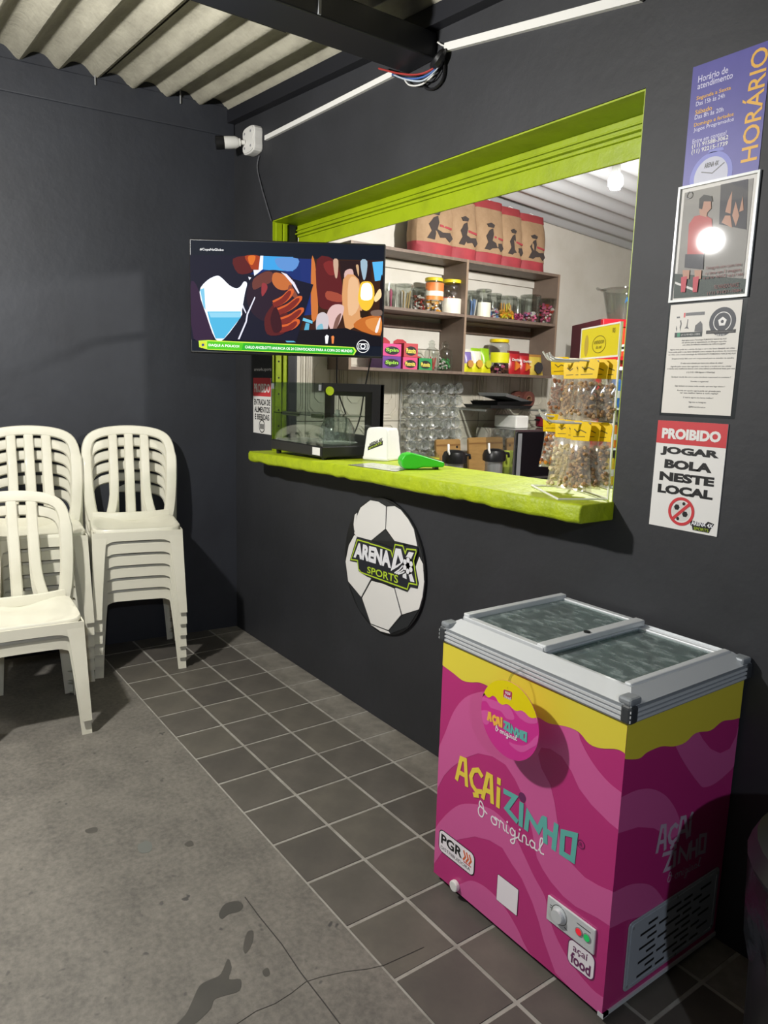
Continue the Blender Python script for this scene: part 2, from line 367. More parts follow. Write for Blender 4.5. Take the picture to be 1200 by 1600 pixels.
# kitchen behind the opening
KX = 0.02
mb = MB(); mb.box(-0.13, WT, -0.12, KX, 4.2, 3.1); kl = struct('wall_kitchen_left', mb, M_kwall)
mb = MB(); mb.box(-0.13, 4.2, -0.12, 6.5, 4.35, 3.1); struct('wall_kitchen_back', mb, M_kwall)
mb = MB(); mb.box(6.35, WT, -0.12, 6.5, 4.2, 3.1); struct('wall_kitchen_right', mb, M_kwall)
mb = MB(); mb.box(KX, WT, -0.12, 6.35, 4.2, 0.0); struct('floor.001', mb, mat('kitchen floor', '9a948a', 0.5))
def octo(u, v, cu, cv, c):
    return [(cu - u + c, cv - v), (cu + u - c, cv - v), (cu + u, cv - v + c), (cu + u, cv + v - c), (cu + u - c, cv + v), (cu - u + c, cv + v), (cu - u, cv + v - c), (cu - u, cv - v + c)]
FK = Frame((KX, 0, 0), (0, 1, 0))        # the kitchen's left wall: u runs into the depth, n towards the room
mb = MB(FK); mb.fbox(0.2, 0.76, 0, 2.62, 1.73, 0.001); part('panel_joint', mb, M_joint, kl)
pm = None
for r in range(2):
    for k in range(10):
        if pm is None:
            b = MB(Frame((0, 0, 0), (0, 1, 0))); b.fbox(-0.1175, -0.2375, 0.001, 0.1175, 0.2375, 0.007)
            for u, v, c, wd in ((0.102, 0.215, 0.05, 0.007), (0.088, 0.195, 0.045, 0.006), (0.055, 0.12, 0.03, 0.008)):
                b.stroke(octo(u, v, 0, 0, c), wd, 0.007, 0.011, closed=True)
            o = part('relief_panel', b, M_panel, kl, local=True); pm = o.data
        else:
            o = bpy.data.objects.new('relief_panel', pm); C.objects.link(o); o.parent = kl
        o.location = (KX, 0.329 + 0.2408 * k, 1.005 + 0.48 * r)
# ------------------------------------------------------------------ roofs
def corr(name, x0, x1, y0, y1, zf, axis, pitch, amp, ph, m, parent, step=14, kind=None, th=0.008):
    """corrugated sheet: the waves run along `axis`"""
    b = MB(); lo, hi = (y0, y1) if axis == 0 else (x0, x1); n = int((hi - lo) / pitch * step) + 1; vs = []
    for i in range(n + 1):
        a = lo + (hi - lo) * i / n; wv = math.cos(2 * math.pi * (a - ph) / pitch); wv = 2 * ((1 + wv) / 2) ** 1.7 - 1
        for e in ((x0, x1) if axis == 0 else (y0, y1)):
            X, Y = (e, a) if axis == 0 else (a, e)
            for t in (0, th): vs.append((X, Y, zf(X, Y) - amp * wv + t))
    fs = []
    for i in range(n):
        o = i * 4; p = o + 4
        fs += [(o, o + 2, p + 2, p), (o + 1, p + 1, p + 3, o + 3), (o, p, p + 1, o + 1), (o + 2, o + 3, p + 3, p + 2)]
    b.add(vs, fs); return part(name, b, m, parent, smooth=True)
zroof = lambda X, Y: 2.942 - 0.067 * X - 0.012 * Y
mb = MB(); mb.box(-0.1, -5.5, 3.06, 6.5, 0.1, 3.09)
ceil = struct('ceiling', mb, mat('roof underside', '4a4a48', 0.9))
for k, (ya, yb, dz) in enumerate(((-0.622, 0.0, 0.0), (-1.655, -0.622, 0.010), (-2.69, -1.655, 0.0), (-3.72, -2.69, 0.010))):
    corr('roof_sheet', -0.4, 6.0, ya - (0.04 if k == 0 else 0), yb, lambda X, Y, dz=dz: zroof(X, Y) + dz, 0, 0.1722, 0.026, -0.02, M_roof, ceil)
for yy in (-0.72, -0.30):       # hook bolts of the roof sheets
    mb = MB(); mb.tube([(0.02 + .087 * yy, yy, 2.97), (0.02 + .087 * yy, yy, 2.90)], 0.004, 6); part('hook_bolt', mb, M_steel, ceil)
zk = lambda X, Y: 2.885 - 0.066 * Y
mb = MB(); mb.box(KX, WT, 3.0, 6.35, 4.2, 3.03); ck = struct('ceiling.001', mb, M_kroof)
corr('roof_sheet', KX, 6.3, WT, 4.2, zk, 1, 0.18, 0.020, 0.05, M_kroof, ck)
# steel beam under the roof
mb = MB(); mb.box(1.575, -4.0, 2.646, 1.745, 0.0, 2.735)
beam = struct('trim_1', mb, M_black, bevel=0.006)
put(beam, 'black steel roof beam running to the counter wall')
mb = MB(); mb.box(1.745, -0.50, 2.65, 1.752, -0.49, 2.733); part('weld_plate', mb, M_grey, beam)
mb = MB(); mb.tube([(1.566, -0.52, 2.662), (1.566, -1.2, 2.664), (1.566, -4.0, 2.664)], 0.012, 8); part('edge_cable', mb, M_blackp, beam)
mb = MB(); vs = [(x, y, zroof(x, y) + dz) for x in (0.0, 6.0) for y in (-0.045, 0.0) for dz in (-0.085, -0.02)]
mb.add(vs, [(0, 1, 3, 2), (4, 6, 7, 5), (0, 2, 6, 4), (1, 5, 7, 3), (0, 4, 5, 1), (2, 3, 7, 6)]); put(struct('trim_2', mb, M_black), 'black batten under the roof along the counter wall')
# ------------------------------------------------------------------ conduits, junction box, camera, wires
FW = Frame((0, 0, 0), (1, 0, 0))       # counter wall: u = x, v = z, n towards the yard
def bar(name, a, b, wd, th, m, label, cat, group=None):
    mb = MB(FW); mb.stroke([FW.uv(*a), FW.uv(*b)], wd, 0, th); o = part(name, mb, m); return put(o, label, cat, group)
bar('conduit', (418, 216), (615, 117), 0.022, 0.014, M_pvc, 'white cable conduit from the junction box up to the beam', 'conduit')
bar('conduit', (701, 75), (1003, -4), 0.026, 0.016, M_pvc, 'white cable conduit right of the beam, leaving at the top', 'conduit')
jb = thing('junction_box', 'white plastic junction box in the corner above the television', 'junction box', FW.p(*FW.uv(402, 222), 0))
u, v = FW.uv(402, 222)
mb = MB(FW); mb.poly([tuple(q) for q in smoothc([(u - 0.055, v - 0.06), (u + 0.055, v - 0.06), (u + 0.065, v), (u + 0.055, v + 0.06), (u - 0.055, v + 0.06), (u - 0.065, v)], 4, True)], 0, 0.05)
part('box', mb, M_white, jb, bevel=0.006)
mb = MB(FW); mb.poly([tuple(q) for q in smoothc([(u - 0.05, v - 0.055), (u + 0.05, v - 0.055), (u + 0.058, v), (u + 0.05, v + 0.055), (u - 0.05, v + 0.055), (u - 0.058, v)], 4, True)], 0.05, 0.055)
lid = part('lid', mb, M_white, jb, bevel=0.002)
for du, dv in ((-0.035, 0.035), (0.035, -0.035), (0.035, 0.035), (-0.035, -0.035)):
    mb = MB(FW); mb.disc(u + du, v + dv, 0.006, 0.055, 0.057, k=10); part('screw', mb, M_grey, lid)
bc = thing('security_camera', 'small white bullet camera with dark lens beside the junction box', 'camera', FW.p(u - 0.06, v, 0.03))
p0 = FW.p(u - 0.03, v - 0.005, 0.055)
d = Vector((-0.35, -0.93, -0.12)).normalized(); sd = d.cross(Vector((0, 0, 1))).normalized()
mb = MB(); mb.tube([p0, p0 + d * 0.03], 0.012, 10); mb.tube([p0 + d * 0.024, p0 + d * 0.036], 0.02, 12); part('mount', mb, M_white, bc, smooth=True)
mb = MB(); mb.tube([p0 + d * 0.034, p0 + d * 0.05, p0 + d * 0.112], [0.022, 0.030, 0.031], 18); part('camera_body', mb, M_white, bc, smooth=True)
mb = MB(); mb.tube([p0 + d * 0.108, p0 + d * 0.150, p0 + d * 0.152], [0.032, 0.033, 0.026], 18); part('lens_hood', mb, M_blackp, bc, smooth=True)
def cable(name, pts, r, m, label, cat='cable', group=None):
    mb = MB(); mb.tube(smoothc(pts, 6), r, 6); o = part(name, mb, m, smooth=True); return put(o, label, cat, group)
W = lambda x, y, n=0.01: FW.p(*FW.uv(x, y, n), n)
cable('camera_cable', [W(405, 243), W(402, 262), W(408, 290), W(417, 322), W(424, 345)], 0.0035, mat('grey cable', '55565a', 0.6), 'thin dark cable hanging from the junction box to the opening')
cable('wire', [W(592, 107, 0.05), W(625, 115, 0.05), W(655, 116, 0.04), W(678, 106, 0.03), W(690, 92)], 0.0035, mat('red wire', 'a3342f', 0.5), 'red wire looping under the end of the beam')
cable('wire', [W(613, 116, 0.02), W(630, 122, 0.04), W(655, 122, 0.04), W(676, 112, 0.03), W(688, 96)], 0.0035, mat('blue wire', '3e62a8', 0.5), 'blue wire looping under the end of the beam')
cable('wire', [W(613, 116, 0.02), W(634, 124, 0.05), W(660, 126, 0.05), W(681, 110, 0.03), W(692, 94)], 0.003, mat('pale wire', 'b9c4d0', 0.5), 'pale thin wire beside the blue one under the beam')
cable('wire', [W(632, 124, 0.02), W(640, 133, 0.03), W(658, 132, 0.03), W(676, 118, 0.02), W(686, 100)], 0.003, M_white, 'white wire hanging lowest under the beam end')
cable('wire', [W(660, 130), W(668, 139), W(682, 136), W(693, 120), W(694, 92), W(688, 82)], 0.005, M_blackp, 'thick black wire loop on the wall at the beam end')
cable('wire', [W(684, 66), W(692, 71), W(702, 73)], 0.003, M_white, 'short white wire entering the right conduit')
mb = MB(); mb.tube(smoothc([W(676, 104, .02), W(684, 96, .03), W(690, 86, .03), W(694, 80, .02)], 3), [0.012, 0.016, 0.02, 0.02, 0.02, 0.018, 0.016, 0.016, 0.014, 0.012][:10], 8)
put(part('wire_joint', mb, M_blackp, smooth=True), 'bundle of taped black wire ends at the beam end', 'cable')
# ------------------------------------------------------------------ green counter slab
def slab():
    b = MB(); N = 44; xs = [OX0 - 0.012 + (2.664 - OX0 + 0.012) * i / N for i in range(N + 1)]; rnd = random.Random(3); vs = []; fs = []
    for i, x in enumerate(xs):
        t = min(1, max(0, (x - OX0) / (OX1 - OX0))); zt = 1.114 + 0.036 * (1 - (1 - t) ** 1.6); th = 0.052 + 0.006 * t + rnd.uniform(-0.004, 0.004)
        yf = -0.152 + rnd.uniform(-0.0025, 0.0025)
        if i == 0: yf += 0.02; 
        yb = WT + 0.10
        vs += [(x, yf + 0.008, zt), (x, yf, zt - 0.012), (x, yf + 0.001, zt - th + 0.008), (x, yf + 0.009, zt - th), (x, yb, zt - th), (x, yb, zt)]
    for i in range(N):
        o = i * 6; p = o + 6
        for q in range(6): fs.append((o + q, o + (q + 1) % 6, p + (q + 1) % 6, p + q))
    fs += [(5, 4, 3, 2, 1, 0), tuple(N * 6 + q for q in range(6))]
    b.add(vs, fs); return b
put(part('counter_slab', slab(), M_greenr, smooth=True, bevel=0.004), 'lime green plastered counter slab through the wall opening', 'counter')
def ztop(x): 
    t = min(1, max(0, (x - OX0) / (OX1 - OX0))); return 1.114 + 0.036 * (1 - (1 - t) ** 1.6)
# ------------------------------------------------------------------ chest freezer
M_pinkd = mat('dark pink film', 'b92f77', 0.32); M_pinkl = mat('light pink film', 'cf5c99', 0.32); M_yel = mat('yellow film', 'e3d243', 0.32)
M_teal = mat('teal print', '62b3aa', 0.35); M_yel2 = mat('yellow print', 'ecd24a', 0.35); M_wprint = mat('white print', 'f0e9ee', 0.4); M_lil = mat('silver lilac print', 'b9a3b6', 0.35)
M_kprint = mat('black print', '171718', 0.5); M_red = mat('red print', 'c4323a', 0.45); M_plum = mat('plum print', '6b2a5c', 0.35)
FX0, FX1, FY0, FY1, FZ = 2.49, 3.112, -0.493, -0.012, 0.765
fz = thing('chest_freezer', 'pink and yellow ice cream chest freezer with sliding glass lids', 'freezer', (2.8, -0.25, 0.0))
mb = MB(); t = 0.035
mb.box(FX0, FY0, 0.022, FX1, FY0 + t, FZ); mb.box(FX0, FY1 - t, 0.022, FX1, FY1, FZ); mb.box(FX0, FY0 + t, 0.022, FX0 + t, FY1 - t, FZ); mb.box(FX1 - t, FY0 + t, 0.022, FX1, FY1 - t, FZ); mb.box(FX0 + t, FY0 + t, 0.022, FX1 - t, FY1 - t, 0.06)
body = part('cabinet', mb, M_pinkd, fz)
mb = MB(); mb.box(FX0 + t, FY0 + t, 0.06, FX0 + t + .004, FY1 - t, FZ + .01); mb.box(FX1 - t - .004, FY0 + t, 0.06, FX1 - t, FY1 - t, FZ + .01); mb.box(FX0 + t, FY0 + t, 0.06, FX1 - t, FY0 + t + .004, FZ + .01); mb.box(FX0 + t, FY1 - t - .004, 0.06, FX1 - t, FY1 - t, FZ + .01); mb.box(FX0 + t, FY0 + t, .06, FX1 - t, FY1 - t, 0.40)
part('liner', mb, mat('frosted grey liner', '76827f', 0.5, noise=(9, '9aa5a2', 0.45, 0.7)), fz)
for cx in (FX0 + 0.05, FX1 - 0.05):
    for cy in (FY0 + 0.05, FY1 - 0.05):
        mb = MB(); mb.tube([(cx - 0.012, cy, 0.0115), (cx + 0.012, cy, 0.0115)], 0.0115, 12); part('caster', mb, M_blackp, fz)
mb = MB(); mb.box(FX1 - 0.012, FY0 - 0.001, 0.014, FX1 + 0.004, FY0 + 0.02, 0.026); mb.box(FX1 - 0.002, FY0, 0.016, FX1 + 0.004, FY1, 0.026); part('base_trim', mb, M_alu, fz)
FF = Frame((0, FY0, 0), (1, 0, 0)); FS = Frame((FX1, 0, 0), (0, 1, 0))
def arc(pts, k=5): return [tuple(q) for q in smoothc([Vector(p) for p in pts], k)]
def band(F, upper, lower, m, name='wave_print', n=0.0004):
    b = MB(F); cl = lambda p: p
    up = arc([F.uv(*p) for p in upper]); lo = arc([F.uv(*p) for p in lower])
    b.poly(up + lo[::-1], n, n + 0.0003); return part(name, b, m, body)
def clampu(F, u0, u1, v0, v1):
    def g(p): return (min(max(p[0], u0), u1), min(max(p[1], v0), v1))
    return g
cf = clampu(FF, FX0, FX1, 0.022, FZ); cs = clampu(FS, FY0, FY1, 0.022, FZ)
def wave(F, clamp, pts, m, n, closed=True, raw=()):
    q = [clamp(p) for p in arc([F.uv(*p) for p in pts], 4)] + [clamp(F.uv(*p)) for p in raw]
    out = []
    for p in q:
        if not out or (Vector(p) - Vector(out[-1])).length > 1e-4: out.append(p)
    b = MB(F); b.poly(out, n, n + 0.0003); return part('wave_print', b, m, body)
# front face: light bands on the dark pink film
wave(FF, cf, [(684, 1172), (696, 1144), (709, 1112), (727, 1090), (752, 1081), (775, 1084), (800, 1100), (842, 1121), (858, 1130), (885, 1135), (903, 1144), (908, 1158), (922, 1185), (940, 1210), (960, 1230), (990, 1250)], M_pinkl, 0.0002,
     raw=[(990, 1310), (972, 1300), (953, 1286), (924, 1257), (905, 1232), (893, 1205), (878, 1182), (860, 1170), (846, 1168), (841, 1178), (846, 1200), (860, 1226), (867, 1255), (872, 1290), (876, 1320), (886, 1342), (914, 1371), (936, 1384), (959, 1394), (990, 1406), (990, 1464), (956, 1449), (935, 1435), (899, 1416), (880, 1400), (861, 1378), (848, 1358), (839, 1340), (832, 1300), (820, 1250), (805, 1218), (790, 1195), (770, 1182), (747, 1177), (725, 1185), (705, 1200), (694, 1212), (680, 1230)])
wave(FF, cf, [(676, 1298), (697, 1273), (717, 1258), (738, 1256), (757, 1260), (777, 1271), (800, 1297), (820, 1338), (835, 1370), (852, 1402), (858, 1432), (872, 1470), (896, 1510), (925, 1545), (945, 1560)], M_pinkl, 0.0002,
     raw=[(945, 1620), (925, 1600), (890, 1560), (868, 1520), (850, 1470), (842, 1440), (832, 1410), (815, 1372), (800, 1350), (785, 1325), (765, 1313), (742, 1307), (715, 1312), (692, 1330), (676, 1348)])
wave(FF, cf, [(712, 1384), (720, 1381), (735, 1376), (752, 1382), (772, 1398), (790, 1420), (808, 1450), (822, 1480), (845, 1516)], M_pinkl, 0.0002, raw=[(845, 1560), (700, 1420)])
wave(FF, cf, [(690, 1038), (709, 1052), (723, 1063), (736, 1066), (752, 1067), (775, 1080), (800, 1106), (825, 1117), (842, 1121), (858, 1130), (885, 1135), (905, 1144), (921, 1162), (939, 1169), (966, 1171), (984, 1182), (1000, 1188)], M_yel, 0.0007, raw=[(1010, 1080), (690, 940)])
# side face
wave(FS, cs, [(970, 1246), (978, 1242), (997, 1234), (1020, 1233), (1042, 1245), (1058, 1270), (1066, 1300)], M_pinkl, 0.0002, raw=[(1046, 1312), (1040, 1305), (1022, 1294), (997, 1292), (972, 1300), (960, 1305)])
wave(FS, cs, [(1052, 1158), (1062, 1180), (1074, 1200), (1090, 1222), (1100, 1230), (1120, 1222), (1150, 1195), (1185, 1160)], M_pinkl, 0.0002, raw=[(1185, 1120), (1150, 1150), (1140, 1170), (1125, 1177), (1110, 1170), (1098, 1155), (1090, 1140), (1070, 1150)])
wave(FS, cs, [(950, 1398), (959, 1394), (985, 1382), (1010, 1381), (1026, 1391), (1040, 1412)], M_pinkl, 0.0002, raw=[(1030, 1420), (1000, 1432), (978, 1438), (956, 1449), (945, 1455)])
wave(FS, cs, [(975, 1186), (998, 1185), (1011, 1175), (1033, 1166), (1052, 1166), (1070, 1160), (1087, 1145), (1110, 1141), (1128, 1127), (1146, 1124), (1164, 1119), (1200, 1112)], M_yel, 0.0007, raw=[(1200, 1000), (975, 1080)])
# stroke lettering of the logo
GL = {'A': [[(0, 0), (.3, 1), (.72, 1), (1, 0)], [(.1, .36), (.92, .36)]], 'Ç': [[(1, .82), (.72, 1), (.3, .88), (.06, .52), (.2, .16), (.55, .0), (.98, .12)], [(.55, 0), (.62, -.16), (.36, -.24)]],
      'I': [[(.5, 0), (.5, .66)], [(.5, .86), (.5, 1)]], 'Í': [[(.5, 0), (.5, .7)], [(.45, .86), (.75, 1.08)]], 'Z': [[(0, 1), (1, .96), (.06, .03), (1, 0)]], 'N': [[(0, 0), (.1, .96), (.82, .05), (1, 1)]],
      'H': [[(0, 0), (.04, 1)], [(.94, 0), (1, 1)], [(0, .5), (1, .5)]], 'O': [[(0, .02), (.05, 1), (1, .96), (.95, 0), (0, .02), (.02, .3)]]}
def glyph(b, ch, q, wd, n, m=0):
    for pl in GL[ch]:
        pts = []
        for x, y in pl:
            tl, tr, br, bl = [Vector(c) for c in q]
            pts.append(tl.lerp(tr, x) * y + bl.lerp(br, x) * (1 - y))
        b.stroke(pts, wd, n, n + 0.0003, m)
def zq(F, pts, ox, oy, sc): return [F.uv(ox + x / sc, oy + y / sc) for x, y in pts]
b = MB(FF)
for ch, q in (('A', [(226, 132), (288, 158), (278, 308), (216, 268)]), ('Ç', [(300, 188), (372, 222), (372, 366), (300, 318)]), ('A', [(396, 232), (446, 262), (438, 414), (380, 384)]), ('I', [(462, 262), (500, 280), (492, 448), (456, 430)])):
    glyph(b, ch, zq(FF, q, 660, 1150, 4), 0.0135, 0.0010)
part('logo_letter', b, M_yel2, body)
b = MB(FF)
for ch, q in (('Z', [(516, 346), (580, 374), (590, 530), (524, 452)]), ('N', [(652, 472), (756, 520), (742, 596), (650, 580)]), ('H', [(764, 510), (838, 556), (826, 706), (770, 662)]), ('O', [(876, 600), (958, 614), (944, 776), (872, 732)])):
    glyph(b, ch, zq(FF, q, 660, 1150, 4), 0.0145, 0.0010)
b.stroke(zq(FF, [(616, 556), (622, 424)], 660, 1150, 4), 0.0145, 0.0010, 0.0013)
part('logo_letter', b, M_teal, body)
b = MB(FF); u, v = FF.uv(660 + 626 / 4, 1150 + 382 / 4); b.disc(u, v, 0.0125, 0.0010, 0.0013, k=18); part('berry_dot', b, M_plum, body)
CUR = [[(.2, .55), (.05, .35), (.1, .05), (.35, .0), (.5, .3), (.42, .7), (.2, .85), (.12, .6), (.4, .5), (.75, .35)],
       [(1.45, .3), (1.2, .4), (1.1, .2), (1.25, 0), (1.5, .05), (1.52, .3), (1.4, .42), (1.7, .38)],
       [(1.75, 0), (1.8, .4), (1.95, .38), (2.05, .34), (2.08, .1), (2.2, 0)], [(2.3, .38), (2.3, .05), (2.45, 0)], [(2.9, .3), (2.7, .4), (2.58, .2), (2.7, .02), (2.9, .1), (2.95, .35), (2.92, -.25), (2.75, -.42), (2.62, -.3), (3.0, -.02), (3.15, .1)],
       [(3.25, .38), (3.22, .05), (3.4, 0)], [(3.5, 0), (3.52, .36), (3.7, .4), (3.78, .25), (3.78, .02), (3.95, .05)], [(4.35, .32), (4.15, .4), (4.02, .2), (4.15, .02), (4.35, .1), (4.38, .36), (4.38, .05), (4.55, .02)],
       [(4.65, .1), (4.9, .6), (4.92, .8), (4.78, .78), (4.72, .4), (4.78, .05), (5.0, .05)]]
def cursive(F, tl, br_pts, wd, n, m, parent, name='script_lettering'):
    """handwritten 'O original' between two base points; tl = start, br_pts = end (u, v) of the base line"""
    b = MB(F); a = Vector(tl); e = Vector(br_pts); d = (e - a) / 5.0; up = Vector((-d.y, d.x)).normalized() * d.length * 1.05
    for st in CUR:
        b.stroke(smoothc([a + d * x + up * y for x, y in st], 4), wd, n, n + 0.0003)
    for x in (2.33, 3.28): b.stroke([a + d * x + up * .56, a + d * (x + .03) + up * .6], wd * 1.3, n, n + 0.0003)
    return part(name, b, m, parent)
cursive(FF, FF.uv(747, 1272), FF.uv(850, 1336), 0.0038, 0.0010, M_wprint, body)
u, v = FF.uv(908, 1319); b = MB(FF); b.ring(u, v, 0.0095, 0.0112, 0.001, 0.0013, k=20); part('registered_mark', b, M_plum, body)
lettering('R', FF, (u - .004, v - .005, u + .004, v + .005), M_plum, body, n=0.001)
def rrect(u0, v0, u1, v1, r, k=5):
    out = []
    for cx, cy, a0 in ((u1 - r, v1 - r, 0), (u0 + r, v1 - r, 90), (u0 + r, v0 + r, 180), (u1 - r, v0 + r, 270)):
        out += [(cx + r * math.cos(math.radians(a0 + 90 * i / k)), cy + r * math.sin(math.radians(a0 + 90 * i / k))) for i in range(k + 1)]
    return out
def sticker(F, bx, r, edge, fill, n, name='sticker', e=0.0028):
    b = MB(F); b.poly(rrect(*bx, r), n, n + 0.0003); o = part(name, b, edge, body)
    b = MB(F); b.poly(rrect(bx[0] + e, bx[1] + e, bx[2] - e, bx[3] - e, max(r - e, .001)), n + 0.0003, n + 0.0006); p = part(name + '_face', b, fill, body)
    return p
# PGR sticker
bx = (2.508, 0.108, 2.664, 0.180); sticker(FF, bx, 0.018, M_kprint, M_wprint, 0.001)
lettering('PGR', FF, (2.519, 0.137, 2.612, 0.168), M_kprint, body, n=0.0016, bold=0.03)
lettering('DISTRIBUIDORA', FF, (2.519, 0.119, 2.648, 0.129), M_kprint, body, n=0.0016)
b = MB(FF)
for k in range(3): b.stroke([(2.618 + .012 * k, 0.166), (2.626 + .012 * k, 0.152), (2.618 + .012 * k, 0.139)], 0.006, 0.0016, 0.0019)
part('chevrons', b, mat('orange print', 'd8683c', 0.5), body)
b = MB(FF); b.stroke([(2.62, .134), (2.65, .134)], 0.003, .0016, .0019); part('underline', b, M_red, body)
# blank white label (its code is left out), food sticker
sticker(FF, (2.754, 0.098, 2.832, 0.176), 0.004, M_kprint, M_wprint, 0.001, e=0.0012)
sticker(FF, (3.001, 0.086, 3.083, 0.156), 0.017, M_plum, M_wprint, 0.001)
lettering('açaí', FF, (3.017, 0.124, 3.062, 0.147), M_plum, body, n=0.0016, bold=0.01)
lettering('food', FF, (3.012, 0.094, 3.072, 0.124), M_plum, body, n=0.0016, bold=0.03)
# control plate
b = MB(FF); b.fbox(2.932, 0.160, 0, 3.079, 0.226, 0.006); cp = part('control_plate', b, M_alu, fz, bevel=0.002)
b = MB(FF); b.disc(2.972, 0.196, 0.021, 0.006, 0.008, k=24); b.disc(2.972, 0.196, 0.017, 0.008, 0.018, k=24); b.fbox(2.969, 0.182, 0.018, 0.0, 0.0, 0.018) if False else None; part('thermostat_knob', b, M_alu, cp, bevel=0.002)
b = MB(FF); b.ring(2.972, 0.196, 0.0235, 0.0248, 0.006, 0.0064, k=28); part('dial_ring', b, M_kprint, cp); b = MB(FF); b.stroke([(2.942, .2), (2.947, .2)], .0015, .006, .0064); b.stroke([(2.942, .206), (2.948, .206)], .0015, .006, .0064); b.stroke([(2.99, .175), (2.999, .172)], .0015, .006, .0064); b.stroke([(3.026, .211), (3.066, .211)], .0018, .006, .0064); part('dial_marks', b, M_kprint, cp, kind='stuff')
for x, c, nm in ((3.034, 'd02030', 'red lamp glass'), (3.058, '18a050', 'green lamp glass')):
    b = MB(FF); b.disc(x, 0.193, 0.0085, 0.006, 0.009, k=16); o = part('indicator_lamp', b, mat(nm, c, 0.2, emit=0.5), cp); b = MB(FF); b.ring(x, .193, .0085, .011, .006, .008, k=16); part('lamp_ring', b, M_grey, cp)
u, v = FF.uv(713, 1385); b = MB(FF); b.disc(u, max(v, .042), 0.0165, 0, 0.014, k=20); part('drain_plug', b, M_white, fz, bevel=0.003)
# grille on the side
gq = [FS.uv(*p) for p in ((983, 1440), (1128, 1352), (1120, 1454), (968, 1553))]
gx = (-0.421, 0.045, -0.030, 0.232)
b = MB(FS); b.poly(rrect(*gx, 0.014), 0.0005, 0.004); gr = part('vent_grille', b, mat('zinc sheet', 'b8bec6', 0.36, 0.3), fz, bevel=0.0015)
b = MB(FS); b.stroke(rrect(gx[0] + .012, gx[1] + .01, gx[2] - .012, gx[3] - .01, 0.01), 0.004, 0.004, 0.0052, closed=True); part('pressed_rim', b, MATS['zinc sheet'], gr)
for r in range(8):
    vv = 0.066 + 0.019 * r
    segs = [(-.37 + .075 * c + (.03 if r % 2 else 0), .058 if c % 2 == r % 2 else .034) for c in range(4)]
    for u0, L in segs:
        b = MB(FS); b.stroke([(u0, vv), (min(u0 + L, -.07), vv + .0012)], 0.0062, 0.004, 0.0044); part('vent_slot', b, M_blackp, gr)
for u0, v0 in ((-.405, .215), (-.225, .222), (-.045, .218), (-.41, .06), (-.21, .052), (-.045, .06)):
    b = MB(FS); b.disc(u0, v0, 0.004, 0.004, 0.006, k=10); part('screw', b, M_grey, gr)
# side logo
def sq(pts): return zq(FS, pts, 820, 1150, 3.158)
b = MB(FS)
for ch, q in (('A', [(662, 448), (702, 440), (690, 556), (650, 572)]), ('Ç', [(708, 452), (752, 430), (744, 516), (706, 538)]), ('A', [(760, 408), (800, 396), (800, 498), (752, 516)]), ('Í', [(806, 396), (830, 384), (820, 486), (800, 494)]),
              ('Z', [(682, 584), (728, 566), (722, 646), (688, 664)]), ('I', [(730, 540), (752, 532), (744, 636), (726, 644)]), ('N', [(760, 552), (812, 532), (806, 604), (758, 624)]), ('H', [(818, 520), (848, 510), (846, 592), (814, 602)]), ('O', [(862, 492), (892, 482), (886, 568), (858, 578)])):
    glyph(b, ch, sq(q), 0.0105, 0.0010)
part('logo_letter', b, M_lil, body)
cursive(FS, FS.uv(820 + 700 / 3.158, 1150 + 722 / 3.158), FS.uv(820 + 862 / 3.158, 1150 + 640 / 3.158), 0.0022, 0.0010, M_lil, body)
# aluminium rim, glass lids
R0, R1, RY0, RY1 = FX0 - 0.008, FX1 + 0.010, FY0 - 0.008, -0.002
def rimband(x0, y0, x1, y1, w_, z0, z1):
    b = MB(); b.box(x0, y0, z0, x1, y0 + w_, z1); b.box(x0, y1 - w_, z0, x1, y1, z1); b.box(x0, y0 + w_, z0, x0 + w_, y1 - w_, z1); b.box(x1 - w_, y0 + w_, z0, x1, y1 - w_, z1); return b
M_rimg = mat('grey rim extrusion', '8f9498', 0.4, 0.2)
rim = part('rim', rimband(R0, RY0, R1, RY1, 0.035, 0.758, 0.798), M_rimg, fz)
for k in range(3):
    z0 = 0.762 + 0.011 * k; part('rim_stripe', rimband(R0 - .0025, RY0 - .0025, R1 + .0025, RY1, 0.01, z0, z0 + 0.006), M_alu, rim)
def slope_rim():
    b = MB(); o = [(R0, RY0), (R1, RY0), (R1, RY1), (R0, RY1)]; i_ = [(R0 + .035, RY0 + .045), (R1 - .035, RY0 + .045), (R1 - .035, RY1 - .03), (R0 + .035, RY1 - .03)]
    vs = [(x, y, 0.797) for x, y in o] + [(x, y, 0.822) for x, y in i_] + [(x, y, 0.797) for x, y in i_]
    b.add(vs, [(k, (k + 1) % 4, 4 + (k + 1) % 4, 4 + k) for k in range(4)] + [(4 + k, 4 + (k + 1) % 4, 8 + (k + 1) % 4, 8 + k) for k in range(4)]); return b
part('top_frame', slope_rim(), M_alu, fz)
for x, y in ((R0, RY0), (R1, RY0), (R1, RY1), (R0, RY1)):
    sx = 1 if x == R0 else -1; sy = 1 if y == RY0 else -1; b = MB()
    b.box(min(x - .004 * sx, x + .026 * sx), min(y - .004 * sy, y + .026 * sy), 0.756, max(x - .004 * sx, x + .026 * sx), max(y - .004 * sy, y + .026 * sy), 0.799)
    part('corner_cap', b, mat('dark grey cap', '3a3d40', 0.4), rim, bevel=0.008, seg=3)
    b = MB(); b.box(min(x, x + .036 * sx), min(y, y + .04 * sy), 0.797, max(x, x + .036 * sx), max(y, y + .04 * sy), 0.815); part('corner_clip', b, M_rimg, rim, bevel=0.006)
M_lid = glass('cold lid glass', 'cfdedb', 1.3, 0.06, frost=('b4c0bf', 24, 0.48, 0.72, 0.14, 0.5))
